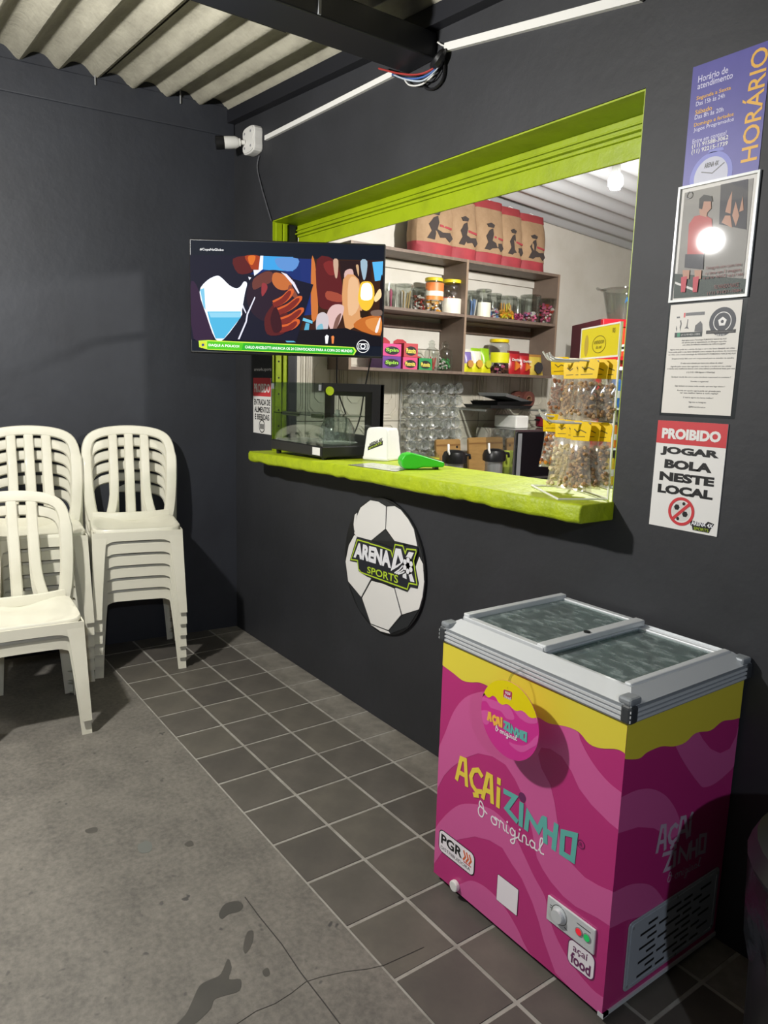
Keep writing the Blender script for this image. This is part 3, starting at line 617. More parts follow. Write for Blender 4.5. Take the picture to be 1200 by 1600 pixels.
def lid_(x0, x1, z, nm):
    y0, y1 = FY0 + 0.042, -0.032; o = part('sliding_lid', rimband(x0, y0, x1, y1, 0.02, z, z + 0.012), M_alu, fz, bevel=0.002)
    b = MB(); b.box(x0 + .018, y0 + .018, z + .003, x1 - .018, y1 - .018, z + .007); part('lid_glass', b, M_lid, o); return o
l1 = lid_(FX0 + 0.03, 2.822, 0.818, 'a'); l2 = lid_(2.80, FX1 - 0.028, 0.803, 'b')
b = MB(); b.box(2.796, FY0 + .045, 0.818, 2.828, -.035, 0.836); part('lid_bar', b, M_alu, l1, bevel=0.004)
b = MB(); b.box(FX0 + 0.028, FY0 + .045, 0.818, FX0 + .052, -.035, 0.840); part('lid_bar', b, M_alu, l1, bevel=0.004)
b = MB(); b.box(FX1 - .05, FY0 + .045, 0.803, FX1 - .03, -.035, 0.826); part('lid_bar', b, M_alu, l2, bevel=0.004)
b = MB(); b.lathe([(.009, 0), (.009, .003), (.0, .003)], 12, (2.812, -.27, .836)); part('lock', b, M_blackp, l1)
bk = MB()
for k in range(9): bk.tube([(2.87 + .025 * k, FY0 + .05, .70), (2.87 + .025 * k, FY0 + .05, .60), (2.87 + .025 * k, FY0 + .22, .60), (2.87 + .025 * k, FY0 + .22, .70)], 0.0022, 5)
for z in (.70, .65): bk.tube([(2.86, FY0 + .05, z), (3.07, FY0 + .05, z), (3.07, FY0 + .22, z), (2.86, FY0 + .22, z)], 0.003, 5, closed=True)
put(part('wire_basket', bk, M_white), 'white wire basket inside the freezer under the right lid', 'basket')
# round hanging sign in front of the freezer
DF = Frame((0, FY0 - 0.058, 0), (1, 0, 0)); dc = [DF.uv(*p) for p in ((752, 1116), (842, 1138), (790, 1061), (805, 1192))]
du = (dc[0][0] + dc[1][0]) / 2; dv = (dc[2][1] + dc[3][1]) / 2; dr = 0.5 * ((dc[1][0] - dc[0][0]) / 2 + (dc[2][1] - dc[3][1]) / 2)
rs = thing('round_sign', 'round pink and yellow hanging sign in front of the freezer', 'sign', DF.p(du, dv, 0))
b = MB(DF); b.disc(du, dv, dr, -0.0015, 0.0, k=48); dd = part('disc', b, mat('bright magenta print', 'cf2f8f', 0.3), rs)
M_pk = mat('bright pink print', 'd857a3', 0.3)
def inside(pts): 
    out = []
    for p in pts:
        q = Vector((p[0] - du, p[1] - dv)); 
        if q.length > dr: q = q.normalized() * dr
        out.append((du + q.x, dv + q.y))
    return out
dz = lambda pts: inside(arc([DF.uv(740 + x / 10, 1040 + y / 10) for x, y in pts], 4))
for pts in ([(130, 560), (200, 560), (260, 650), (330, 680), (430, 720), (520, 830), (640, 830), (560, 640), (460, 600), (360, 560), (240, 520), (130, 480)],
            [(560, 1190), (640, 1230), (760, 1250), (860, 1220), (960, 1120), (1010, 1100), (990, 1230), (900, 1290), (780, 1350), (680, 1330), (560, 1230)],
            [(120, 700), (200, 700), (260, 760), (240, 900), (180, 920), (130, 850)], [(620, 690), (760, 700), (860, 800), (1000, 830), (980, 900), (850, 900), (720, 820)]):
    b = MB(DF); b.poly(dz(pts), 0, 0.0003); part('wave_print', b, M_pk, dd)
top = [(du + dr * math.cos(a), dv + dr * math.sin(a)) for a in [math.radians(x) for x in range(165, 15, -6)]]
edge = dz([(985, 810), (930, 820), (870, 800), (800, 730), (740, 700), (680, 710), (620, 680), (560, 620), (510, 600), (450, 610), (390, 570), (350, 500), (300, 470), (240, 500), (190, 460), (150, 400)])
b = MB(DF); b.poly(top + edge, 0.0003, 0.0006); part('yellow_print', b, mat('bright yellow print', 'e6d200', 0.3), dd)
b = MB(DF); b.poly([DF.uv(740 + x / 10, 1040 + y / 10) for x, y in [(480, 372), (590, 405), (605, 425), (598, 520), (580, 535), (485, 500), (468, 480), (472, 385)]], 0.0006, 0.0009); part('badge', b, mat('berry red print', 'b32a55', 0.4), dd)
lettering('açaí\nfood', DF, (*DF.uv(788.5, 1089.5), *DF.uv(799, 1082)), M_wprint, dd, n=0.0009, bold=0.02)
b = MB(DF); zz = lambda pts: [DF.uv(740 + x / 10, 1040 + y / 10) for x, y in pts]
for ch, q in (('A', [(232, 735), (275, 748), (272, 865), (228, 845)]), ('Ç', [(298, 782), (345, 790), (350, 905), (305, 880)]), ('A', [(362, 812), (405, 825), (410, 940), (362, 915)]), ('I', [(425, 815), (455, 825), (455, 965), (425, 950)])): glyph(b, ch, zz(q), 0.0068, 0.0006)
part('logo_letter', b, mat('orange yellow print', 'f2b84a', 0.4), dd)
b = MB(DF)
for ch, q in (('Z', [(480, 875), (530, 895), (540, 1010), (490, 980)]), ('I', [(545, 900), (575, 912), (578, 1040), (548, 1025)]), ('N', [(595, 945), (665, 985), (660, 1085), (592, 1050)]), ('H', [(690, 1000), (738, 1020), (742, 1135), (694, 1110)]), ('O', [(768, 1035), (825, 1055), (822, 1175), (770, 1150)])): glyph(b, ch, zz(q), 0.0068, 0.0006)
part('logo_letter', b, M_teal, dd)
cursive(DF, DF.uv(774.5, 1141), DF.uv(808, 1157.5), 0.0018, 0.0006, M_wprint, dd)
b = MB(); b.tube(smoothc([DF.p(du - .01, dv + dr - .02, -.002), DF.p(du - .01, dv + dr + .012, -.01), DF.p(du - .012, .78, -.05), DF.p(du - .012, .80, -.064)], 4), 0.0035, 6)
part('clear_strip', b, M_plast, rs)
# ------------------------------------------------------------------ white plastic chairs
M_ch = mat('ivory chair plastic', 'dcd9c8', 0.33, noise=(4, 'cfcbb8', 0.45, 0.8), coat=0.1)
def make_chair():
    t = thing('plastic_chair', 'x', 'chair', (0, 0, 0))
    def P(n, b, **k): return part(n, b, M_ch, t, smooth=True, local=True, **k)
    # seat
    b = MB(); N = 40; rings = [(1.0, -0.018), (1.0, -0.006), (0.985, 0.0), (0.93, 0.001), (0.87, -0.010), (0.76, -0.024), (0.5, -0.029), (0.2, -0.030)]; vs = []
    for f, z in rings:
        for k in range(N):
            a = 2 * math.pi * k / N; c, s_ = math.cos(a), math.sin(a); e = 6.5 if f > 0.95 else (4.0 if f > .9 else 2.1)
            r = 1 / (abs(c) ** e + abs(s_) ** e) ** (1 / e); vs.append((0.015 + 0.205 * f * r * c, 0.212 * f * r * s_, 0.43 + z))
    fs = [(i * N + k, i * N + (k + 1) % N, (i + 1) * N + (k + 1) % N, (i + 1) * N + k) for i in range(len(rings) - 1) for k in range(N)]
    fs.append([(len(rings) - 1) * N + k for k in range(N)])
    b.add(vs, fs); P('seat', b)
    # legs: L shaped, tapering
    for fr in (1, -1):
        for sy in (1, -1):
            b = MB(); vs = []; K = 7
            for i in range(K):
                q = i / (K - 1); z = 0.415 * (1 - q)
                if fr > 0: xo = 0.221 + 0.045 * q ** 1.3
                else: xo = -0.189 - 0.02 * q
                yo = 0.211 + 0.010 * q; wy = 0.072 - 0.032 * q ** 0.6; wx = 0.068 - 0.030 * q ** 0.6; th = 0.005
                for a, c in ((0, 0), (-wx, 0), (-wx, -th), (-th, -th), (-th, -wy), (0, -wy)):
                    vs.append((xo + a * fr, (yo + c) * sy, z))
            fs = [(i * 6 + k, i * 6 + (k + 1) % 6, (i + 1) * 6 + (k + 1) % 6, (i + 1) * 6 + k) for i in range(K - 1) for k in range(6)] + [(5, 4, 3, 2, 1, 0), tuple((K - 1) * 6 + k for k in range(6))]
            if fr * sy > 0: fs = [f[::-1] for f in fs]
            b.add(vs, fs); lg = P('leg', b)
            for z in (0.004, 0.05):
                b = MB(); q = 1 - z / 0.415; xo = (0.221 + 0.045 * q ** 1.3) if fr > 0 else (-0.189 - 0.02 * q); yo = 0.211 + 0.010 * q
                b.add([(xo, yo * sy, z), (xo - 0.034 * fr, yo * sy, z + .004), (xo, (yo - 0.034) * sy, z + .004), (xo, yo * sy, z + .004), (xo - 0.034 * fr, yo * sy, z), (xo, (yo - .034) * sy, z)], [(0, 4, 5), (3, 1, 2)])
                part('foot_rib', b, M_ch, lg, local=True)
    # aprons with an arched lower edge
    def arch(F, hw, n0, drop=0.105):
        b = MB(F); lo = []
        for i in range(21):
            q = -1 + 2 * i / 20; lo.append((q * hw, 0.374 - 0.004 * q * q - drop * max(0, (abs(q) - 0.5) / 0.5) ** 2.6))
        b.poly([(-hw, 0.418), (hw, 0.418)] + lo[::-1], n0, n0 + 0.006); return b
    P('apron', arch(Frame((0.2165, 0, 0), (0, 1, 0)), 0.206, 0)); P('apron', arch(Frame((-0.189, 0, 0), (0, 1, 0)), 0.205, 0))
    for sy in (1, -1): P('apron', arch(Frame((0.015, 0.2055 * sy, 0), (-sy, 0, 0)), 0.2, 0))
    # backrest
    X = lambda z: -0.170 - 0.13 * z - 0.07 * z * z
    nrm = (0.98, 0, 0.18)
    pts = [(-.196, 0), (-.208, .06), (-.217, .14), (-.222, .23), (-.222, .32), (-.212, .385), (-.188, .424), (-.14, .447), (-.07, .459), (0, .462)]
    pts = pts + [(-y, z) for y, z in pts[-2::-1]]
    pts = [tuple(q) for q in smoothc([Vector(p) for p in pts], 3)]
    b = MB(); b.sweep([(X(z) - 0.02 * 0, y * 0.97, 0.42 + z) for y, z in pts], nrm, [0.058 if z < .33 else 0.05 for y, z in pts], 0.022); P('backrest_frame', b)
    for y0, y1 in ((0, 0), (-.080, -.112), (.080, .112)):
        sl = [tuple(q) for q in smoothc([Vector((y1, -.01)), Vector((y0 + (y1 - y0) * .6, .03)), Vector((y0 + (y1 - y0) * .12, .11)), Vector((y0, .22)), Vector((y0, .33)), Vector((y0, .445))], 3)]
        b = MB(); b.sweep([(X(z) + 0.004 * max(0, 1 - z / .1) ** 2, y, 0.43 + z) for y, z in sl], nrm, [0.047 - .008 * max(0, (z - .1)) for y, z in sl], 0.012); P('slat', b)
    b = MB(); b.sweep([(X(0.03) + .01, -.195, 0.435), (X(.02) + .02, -.1, 0.428), (X(.02) + .024, 0, 0.428), (X(.02) + .02, .1, 0.428), (X(0.03) + .01, .195, 0.435)], nrm, [.05] * 5, .014); P('back_base', b)
    return t
chair0 = make_chair(); first = [True]
ORD = ['topmost', 'second from the top', 'third from the top', 'fourth from the top', 'fifth from the top', 'bottom chair']
def stack(cx, cy, rz, n, where, group, step=0.064, fwd=0.013):
    for k in range(n):          # k = 0 is the lowest
        t = chair0 if first[0] else copy_tree(chair0); first[0] = False
        dx = fwd * (k - (n - 1) / 2)
        t.location = (cx + dx * math.cos(rz), cy + dx * math.sin(rz), step * k); t.rotation_euler = (0, 0, rz)
        j = n - 1 - k; word = 'bottom chair' if k == 0 else ORD[j]
        t['label'] = 'white plastic slat-back chair, %s of the %s' % (word if k else 'lowest', where); t['group'] = group
stack(0.215, -0.672, -0.22, 6, 'stack nearest the television', 'chairs stacked nearest the television')
stack(0.165, -1.135, -0.13, 6, 'tall stack at the left edge', 'chairs in the tall stack at the left edge')
stack(0.70, -1.30, -0.08, 2, 'low pair standing in front', 'low pair of chairs in front')
# ------------------------------------------------------------------ round football sign on the wall
BF = Frame((0, -0.012, 0), (1, 0, 0)); bz = lambda pts: [BF.uv(500 + x / 5.4545, 760 + y / 5.4545) for x, y in pts]
bu, bv, br = 1.515, 0.705, 0.296
bs = thing('football_sign', 'round football shaped club sign below the counter', 'sign', BF.p(bu, bv, 0))
b = MB(BF); b.disc(bu, bv, br, -0.010, 0.0, k=56); bd = part('disc', b, mat('black sign board', '1a1b1d', 0.35), bs)
M_ball = mat('white sign panel', 'e4e2de', 0.4); M_dark = mat('dark sign panel', '2a2c2f', 0.4)
def binside(pts):
    o = []
    for p in pts:
        q = Vector((p[0] - bu, p[1] - bv))
        if q.length > br * .985: q = q.normalized() * br * .985
        o.append((bu + q.x, bv + q.y))
    return o
for pts in ([(430, 112), (500, 130), (566, 172), (560, 362), (440, 460), (310, 425), (296, 400), (320, 250), (350, 180)], [(576, 172), (640, 168), (700, 175), (770, 250), (822, 345), (832, 510), (640, 465), (566, 362)],
            [(296, 415), (330, 440), (440, 470), (436, 790), (354, 942), (244, 808), (222, 640), (250, 500)], [(442, 805), (540, 830), (634, 870), (694, 1095), (586, 1225), (436, 1168), (362, 950)],
            [(642, 866), (760, 850), (850, 600), (880, 660), (915, 820), (890, 950), (848, 1050), (704, 1092)], [(434, 1178), (583, 1234), (602, 1262), (520, 1240)], [(300, 240), (318, 225), (310, 330), (296, 380), (290, 320)]):
    b = MB(BF); b.poly(binside(bz(pts)), 0.0, 0.003); part('white_panel', b, M_ball, bs, bevel=0.001)
for pts in ([(450, 108), (560, 95), (690, 160), (570, 168)], [(560, 372), (636, 470), (450, 462)], [(832, 350), (905, 560), (920, 815), (900, 740), (850, 590), (838, 500)], [(248, 825), (354, 950), (432, 1165), (330, 1060)], [(706, 1100), (845, 1052), (760, 1220), (600, 1255), (592, 1232)]):
    b = MB(BF); b.poly(binside(bz(pts)), 0.0, 0.002); part('dark_panel', b, M_dark, bs)
lz = lambda pts: [BF.uv(540 + x / 8.5714, 820 + y / 8.5714) for x, y in pts]
outl = [(165, 165), (260, 195), (360, 225), (470, 255), (570, 290), (640, 320), (668, 235), (770, 240), (800, 285), (830, 285), (975, 305), (985, 350), (930, 470), (990, 780), (975, 850), (880, 830), (840, 895), (300, 690), (190, 620), (175, 500), (70, 480)]
inn = [(178, 198), (260, 222), (330, 240), (345, 250), (470, 285), (560, 318), (625, 345), (645, 425), (682, 262), (785, 280), (818, 380), (838, 320), (960, 335), (965, 360), (928, 480), (975, 800), (868, 780), (845, 860), (225, 635), (190, 590), (178, 475), (90, 462)]
b = MB(BF); b.poly(lz(outl), 0.003, 0.007); lg = part('logo_plate', b, mat('navy black print', '22242c', 0.4), bs, bevel=0.001)
b = MB(BF); b.stroke(lz(inn), 0.0055, 0.007, 0.0076, closed=True); part('lime_outline', b, mat('lime print', 'b6d234', 0.4), lg)
M_lw = mat('white lettering', 'e6e6ea', 0.4)
def warp(text, F, quad, m, parent, n, bold=0.0, name='lettering'):
    o = lettering(text, WORLD, (0, 0, 1, 1), m, parent, bold=bold, name=name); inv = ROOTM[parent.name].inverted(); base = ROOTM[parent.name]
    tl, tr, br_, bl = [Vector(q) for q in quad]
    for v in o.data.vertices:
        p = base @ v.co; q = tl.lerp(tr, p.x) * p.z + bl.lerp(br_, p.x) * (1 - p.z); v.co = inv @ F.p(q.x, q.y, n)
    return o
warp('ARENA', BF, lz([(150, 230), (630, 355), (628, 580), (125, 430)]), M_lw, lg, 0.0082, 0.055)
warp('SPORTS', BF, lz([(312, 552), (725, 675), (722, 785), (308, 640)]), MATS['lime print'], lg, 0.0082, 0.015)
for pts in ([(690, 310), (760, 322), (800, 490), (720, 560), (625, 615)], ): 
    b = MB(BF); b.poly(lz(pts), .0077, .0082); a4 = part('numeral', b, M_lw, lg)
b = MB(BF); b.poly(lz([(722, 400), (760, 505), (690, 545)]), .0083, .0086); part('numeral_eye', b, MATS['navy black print'], lg)
for pts in ([(870, 358), (935, 372), (890, 470), (815, 450)], [(785, 665), (832, 640), (838, 725), (785, 700)], [(858, 640), (905, 650), (942, 765), (888, 755)]):
    b = MB(BF); b.poly(lz(pts), .0077, .0082); part('numeral', b, M_lw, lg)
for pts in ([(680, 640), (740, 600), (800, 530)], [(700, 650), (760, 620), (810, 580)], [(725, 655), (780, 640), (820, 615)]):
    b = MB(BF); b.stroke(lz(pts), .006, .0084, .0088); part('speed_line', b, M_lw, lg)
u, v = lz([(858, 545)])[0]; b = MB(BF); b.disc(u, v, 0.036, .0086, .009, k=28); b.disc(u, v, 0.036, .0086, .009, k=28); lb = part('small_ball', b, M_kprint, lg)
for k in range(6):
    a = math.radians(60 * k + 30); b = MB(BF); b.disc(u + .0235 * math.cos(a), v + .0235 * math.sin(a), 0.0115, .009, .0096, k=10); part('ball_patch', b, M_lw, lb)
# ------------------------------------------------------------------ notices on the pier
M_paper = mat('white sign sheet', 'e2e0dc', 0.5); M_redsign = mat('red sign band', 'c93b40', 0.45)
def rect(F, x0, y0, x1, y1, m, parent, n0, n1, name):
    b = MB(F); b.fbox(x0, y0, n0, x1, y1, n1); return part(name, b, m, parent)
sg = thing('warning_sign', 'red and white no ball games sign, lowest on the pier', 'sign', (2.89, 0, 1.25))
SX0, SX1, SZ0, SZ1 = 2.790, 2.994, 1.104, 1.398
pb = lambda *a: pxbox(FW, *a)
rect(FW, SX0, SZ0, SX1, SZ1, M_paper, sg, 0.0005, 0.003, 'board'); rect(FW, SX0, SZ1 - .062, SX1, SZ1, M_redsign, sg, 0.003, 0.0034, 'red_band')
lettering('PROIBIDO', FW, (2.806, 1.349, 2.978, 1.378), M_paper, sg, n=0.0036, bold=0.055)
for tx, u0, u1, z0, z1 in (('JOGAR', 2.806, 2.978, 1.303, 1.328), ('BOLA', 2.822, 2.962, 1.268, 1.293), ('NESTE', 2.810, 2.972, 1.233, 1.258), ('LOCAL', 2.808, 2.972, 1.198, 1.223)):
    lettering(tx, FW, (u0, z0, u1, z1), M_kprint, sg, n=0.0031, bold=0.058)
cu, cv = 2.886, 1.155; b = MB(FW); b.disc(cu, cv, .027, .003, .0034, k=28); part('ball_drawing', b, mat('pale ball print', 'cfcdc8', 0.5), sg)
for du_, dv_, r in ((-.014, .01, .0085), (.012, -.006, .0085), (.006, .022, .005), (-.008, -.021, .005)):
    b = MB(FW); b.disc(cu + du_, cv + dv_, r, .0034, .0037, k=6); part('ball_patch', b, M_kprint, sg)
b = MB(FW); b.ring(cu, cv, .031, .039, .0037, .0041); part('prohibition_ring', b, M_redsign, sg)
b = MB(FW); b.stroke([(cu - .024, cv - .024), (cu + .024, cv + .024)], .0085, .0037, .0042); part('prohibition_bar', b, M_redsign, sg)
b = MB(FW); b.poly([(2.917, 1.122), (2.977, 1.122), (2.984, 1.136), (2.966, 1.14), (2.96, 1.133), (2.915, 1.136)], .003, .0033); b.poly([(2.925, 1.11), (2.972, 1.11), (2.976, 1.122), (2.921, 1.122)], .003, .0033); part('club_logo', b, M_kprint, sg)
lettering('ARENA 4X', FW, (2.919, 1.124, 2.981, 1.135), M_lw, sg, n=.0034, bold=.03); lettering('SPORTS', FW, (2.928, 1.112, 2.97, 1.12), MATS['lime print'], sg, n=.0034)
# laminated sheet with small print
sh = thing('laminated_notice', 'laminated white notice with small print above the warning sign', 'notice', (2.9, 0, 1.56))
PX0, PX1, PZ0, PZ1 = 2.790, 3.008, 1.411, 1.713
M_lam = glass('laminate film', 'f2f4f4', 0.7, 0.12)
rect(FW, PX0 + .006, PZ0 + .008, PX1 - .012, PZ1 - .006, mat('cream paper', 'dedad2', 0.6), sh, 0.0008, 0.0016, 'paper')
rect(FW, PX0, PZ0, PX1, PZ1, M_lam, sh, 0.0004, 0.0006, 'laminate')
T = lambda x, y: FW.uv(1030 + x / 8, 465 + y / 8)
def tl(txt, x0, y0, x1, y1, h, bold=0.0, m=None):
    a = T(x0, y0); e = T(x1, y1); zc = (a[1] + e[1]) / 2; return lettering(txt, FW, (a[0], zc - h / 2, e[0], zc + h / 2), m or M_kprint, sh, n=.0016, th=.0003, bold=bold)
b = MB(FW); a = T(795, 300); b.disc(*a, .036, .0016, .0019); bdg = part('badge', b, mat('slate print', '30343c', 0.5), sh)
b = MB(FW); b.ring(*a, .0225, .0245, .0019, .0022); part('badge_ring', b, M_paper, bdg)
b = MB(FW); b.stroke([(a[0] + .0085 * math.cos(math.radians(90 + 72 * k)), a[1] + .0085 * math.sin(math.radians(90 + 72 * k))) for k in range(5)], .006, .0019, .0022, closed=True); part('badge_ball', b, M_paper, bdg)
p = T(590, 460); q = T(965, 375); rect(FW, p[0], p[1] + .001, q[0], q[1] - .004, M_kprint, sh, .0022, .0025, 'badge_ribbon')
lettering('FILMANDO NAICE NO FUT', FW, (p[0] + .004, p[1] + .005, q[0] - .004, q[1] - .008), M_paper, sh, n=.0025, bold=.02)
lettering('BRASIL', FW, (a[0] - .012, p[1] - .007, a[0] + .012, p[1] - .001), M_paper, bdg, n=.0022)
p = T(195, 500); q = T(545, 425); rect(FW, p[0], p[1], q[0], q[1], mat('dark slate print', '26302f', 0.5), sh, .0016, .0019, 'banner')
lettering('(11) 91421-1084', FW, (p[0] + .02, p[1] + .003, q[0] - .006, q[1] - .004), M_paper, sh, n=.0019)
g0 = T(228, 492); g1 = T(268, 440); rect(FW, g0[0], g0[1], g1[0], g1[1], mat('green print', '3f8a6a', 0.5), sh, .0019, .0022, 'banner_icon')
p = T(335, 245); q = T(575, 175); rect(FW, p[0], p[1] + .003, q[0], q[1], M_dark, sh, .0016, .0019, 'banner'); lettering('filmandonaice', FW, (p[0] + .003, p[1] + .006, q[0] - .003, q[1] - .004), MATS['grey plastic'], sh, n=.0019)
p = T(310, 250); q = T(335, 190); rect(FW, p[0], p[1], q[0], q[1], M_redsign, sh, .0016, .0019, 'banner_icon')
for pts in ([(222, 430), (215, 390), (222, 350), (228, 390)], [(268, 425), (262, 370), (272, 330), (265, 290), (278, 280), (285, 330), (275, 380)], [(318, 390), (345, 360), (360, 270), (368, 270), (358, 360), (375, 395), (350, 385)], [(445, 425), (455, 350), (520, 295), (545, 330), (545, 425)], [(225, 240), (262, 236), (264, 258), (225, 260)]):
    b = MB(FW); b.poly([T(*k) for k in pts], .0016, .0019); part('player_drawing', b, M_dark, sh)
for i, (x0, y0, x1, y1, tx) in enumerate(((285, 545, 850, 510, 'Aqui agora com a Tecnologia FILMANDO NAICE NO FUT'), (288, 572, 848, 542, 'um servico para te especializado em filmagem esportiva'), (295, 600, 835, 572, 'com videos de melhores momentos nas melhores jogadas!'),
        (140, 660, 955, 626, 'Agora voce pode ter a camisa do jogo e ver o seu lance desejado em video.'), (120, 692, 972, 660, 'Voce pode pedir o seu lance desejado com a equipe da producao de momentos'), (122, 726, 965, 692, 'no video com a nossa tecnologia do HIGHLIGHTS FILMANDO NAICE NO FUT'),
        (162, 775, 940, 748, 'Simplesmente fale com um responsavel para te atender na quadra'), (272, 828, 800, 815, 'O valor sera cobrado por lance com edicao de video!'), (145, 870, 910, 852, 'Agende pelo nosso site e garanta o seu lance e receba em seu celular'), (108, 898, 950, 882, 'e tenha seus melhores lances com uma edicao profissional feita por nos'),
        (345, 940, 700, 932, '(11) 91421-1084 (ligacao e WhatsApp)'), (155, 1000, 900, 992, 'Qualquer duvida fale com o nosso atendente responsavel no momento !'), (398, 1052, 620, 1050, 'Duvidas e sugestoes!'), (200, 1112, 825, 1108, 'Siga tambem as nossas redes sociais, que esta logo abaixo !'),
        (230, 1168, 772, 1168, 'Partida em quadra agora pode ser gravada para'), (262, 1198, 740, 1196, 'ter seu melhor lance e com replay!'), (305, 1256, 680, 1252, 'E marca agora seu lance melhor!'), (372, 1312, 590, 1310, 'Siga-nos no Instagram'), (370, 1370, 582, 1370, '@filmandonaice'))):
    tl(tx, x0, y0, x1, y1, .0048, 0.01)
# framed footballer picture
pf = thing('framed_poster', 'acrylic framed poster of a footballer in red, between two notices', 'poster', (2.9, 0, 1.86))
QX0, QX1, QZ0, QZ1 = 2.790, 3.008, 1.713, 2.008
M_pg = mat('poster grey', '8f8c86', 0.5); 
rect(FW, QX0 + .017, QZ0 + .018, QX1 - .017, QZ1 - .016, M_pg, pf, .001, .002, 'print')
rect(FW, QX0 + .006, QZ0 + .006, QX1 - .006, QZ1 - .006, mat('poster margin', 'dcd9d3', 0.5), pf, .0004, .001, 'margin')
b = MB(FW); b.stroke([(QX0 + .003, QZ0 + .003), (QX1 - .003, QZ0 + .003), (QX1 - .003, QZ1 - .003), (QX0 + .003, QZ1 - .003)], .006, .0004, .0065, closed=True); part('frame', b, mat('pale acrylic edge', 'dfe2e0', 0.2), pf)
Q = lambda pts: [FW.uv(980 + x / 3.636, 40 + y / 3.636) for x, y in pts]
M_sh = mat('red shirt print', 'b8504c', 0.5); M_skin = mat('skin print', 'b98a72', 0.5)
lay = [0.002]
def pic(pts, m, nm):
    b = MB(FW); b.poly([tuple(k) for k in Q(pts)], lay[0], lay[0] + .0002); lay[0] += .0002; return part(nm, b, m, pf)
pic([(272, 1410), (690, 1440), (680, 1520), (265, 1550)], mat('pitch print', '2f3f37', 0.5), 'pitch')
pic([(275, 1455), (400, 1500), (400, 1515), (275, 1468)], M_paper, 'pitch_line')
pic([(535, 905), (690, 872), (680, 1160), (525, 1130)], mat('night print', '2b2a33', 0.5), 'crowd')
for pts in ([(560, 1060), (575, 1000), (600, 940), (595, 1010), (590, 1070)], [(600, 1080), (620, 1000), (640, 1080), (620, 1140)], [(540, 1120), (560, 1080), (590, 1080), (600, 1150)], [(640, 1060), (660, 970), (665, 1050)]):
    pic(pts, M_skin, 'raised_hand')
pic([(355, 1130), (385, 1085), (440, 1072), (485, 1100), (490, 1180), (440, 1300), (345, 1300), (350, 1200)], M_sh, 'shirt')
pic([(415, 1060), (420, 1000), (440, 970), (480, 985), (482, 1040), (460, 1062), (455, 1090), (420, 1080)], M_skin, 'head'); pic([(412, 1040), (415, 985), (440, 962), (485, 970), (490, 1000), (440, 1000), (430, 1045)], M_kprint, 'hair')
pic([(335, 1300), (440, 1300), (436, 1385), (330, 1375)], mat('dark shorts print', '34353d', 0.5), 'shorts')
for x in (320, 388): pic([(x, 1390), (x + 40, 1390), (x + 36, 1440), (x + 2, 1440)], M_skin, 'calf'); pic([(x - 8, 1430), (x + 26, 1425), (x + 14, 1515), (x - 10, 1515)], mat('red sock print', 'c0394a', 0.5), 'sock')
for (x0, y0, x1, y1, tx) in ((455, 1385, 655, 1355, 'Fotografe sem custo time'), (450, 1415, 650, 1385, 'o time em 3 imagens'), (440, 1440, 665, 1410, 'e se for NAICE vai p/ rede'), (500, 1490, 640, 1468, 'FILMANDO NAICE'), (460, 1530, 655, 1500, '(11) 91421-1084')):
    a = FW.uv(980 + x0 / 3.636, 40 + y0 / 3.636); e = FW.uv(980 + x1 / 3.636, 40 + y1 / 3.636); zc = (a[1] + e[1]) / 2
    lettering(tx, FW, (a[0], zc - .005, e[0], zc + .005), mat('dull red print', '7d3430', 0.5), pf, n=lay[0])
b = MB(FW); u, v = FW.uv(980 + 358 / 3.636, 40 + 965 / 3.636); b.ring(u, v, .007, .009, lay[0], lay[0] + .0003, k=16); part('corner_emblem', b, M_dark, pf)
for dv_ in (.012, .004): pass
rect(FW, QX0 + .006, QZ0 + .006, QX1 - .006, QZ1 - .006, glass('acrylic sheet', 'ffffff', 1.0, 0.028), pf, .0058, .0062, 'acrylic')
# opening hours poster
hp = thing('opening_hours_poster', 'purple opening hours poster at the top of the pier', 'poster', (2.9, 0, 2.15))
M_pur = mat('purple poster', '46418f', 0.45, noise=(4, '514d9e', 0.4, 0.7)); M_yl = mat('poster yellow', 'e0aa3c', 0.5); M_lv = mat('poster lavender', 'c9c6e2', 0.5); M_pur2 = mat('pale violet print', '7f83c8', 0.5)
HX0, HX1, HZ0, HZ1 = 2.798, 3.000, 2.006, 2.298
rect(FW, HX0, HZ0, HX1, HZ1, M_pur, hp, .0005, .0012, 'sheet')
lettering('HORÁRIO', FW, (2.942, 2.034, 2.994, 2.288), M_yl, hp, n=.0012, bold=.01, rot=True)
hz = lambda x0, y0, x1, y1: (FW.uv(980 + x0 / 3.636, 40 + y0 / 3.636), FW.uv(980 + x1 / 3.636, 40 + y1 / 3.636))
for tx, z0, z1, u1, m in (('Horário de', 2.256, 2.272, 2.896, M_lv), ('atendimento', 2.240, 2.255, 2.910, M_lv), ('Segunda a Sexta', 2.212, 2.224, 2.908, M_yl), ('Das 15h às 24h', 2.200, 2.211, 2.894, M_lv), ('Sábado', 2.180, 2.191, 2.862, M_yl), ('Das 8h às 20h', 2.168, 2.179, 2.894, M_lv),
                      ('Domingo e feriados', 2.148, 2.160, 2.922, M_yl), ('Jogos Programados', 2.136, 2.148, 2.924, M_lv), ('Entre em contato!', 2.110, 2.121, 2.908, M_lv), ('(11) 91588-3062', 2.096, 2.109, 2.914, M_paper), ('(11) 92215-1739', 2.082, 2.095, 2.914, M_paper)):
    lettering(tx, FW, (2.816, z0, u1, z1), m, hp, n=.0012, bold=.012)
cu, cv = 2.876, 2.020
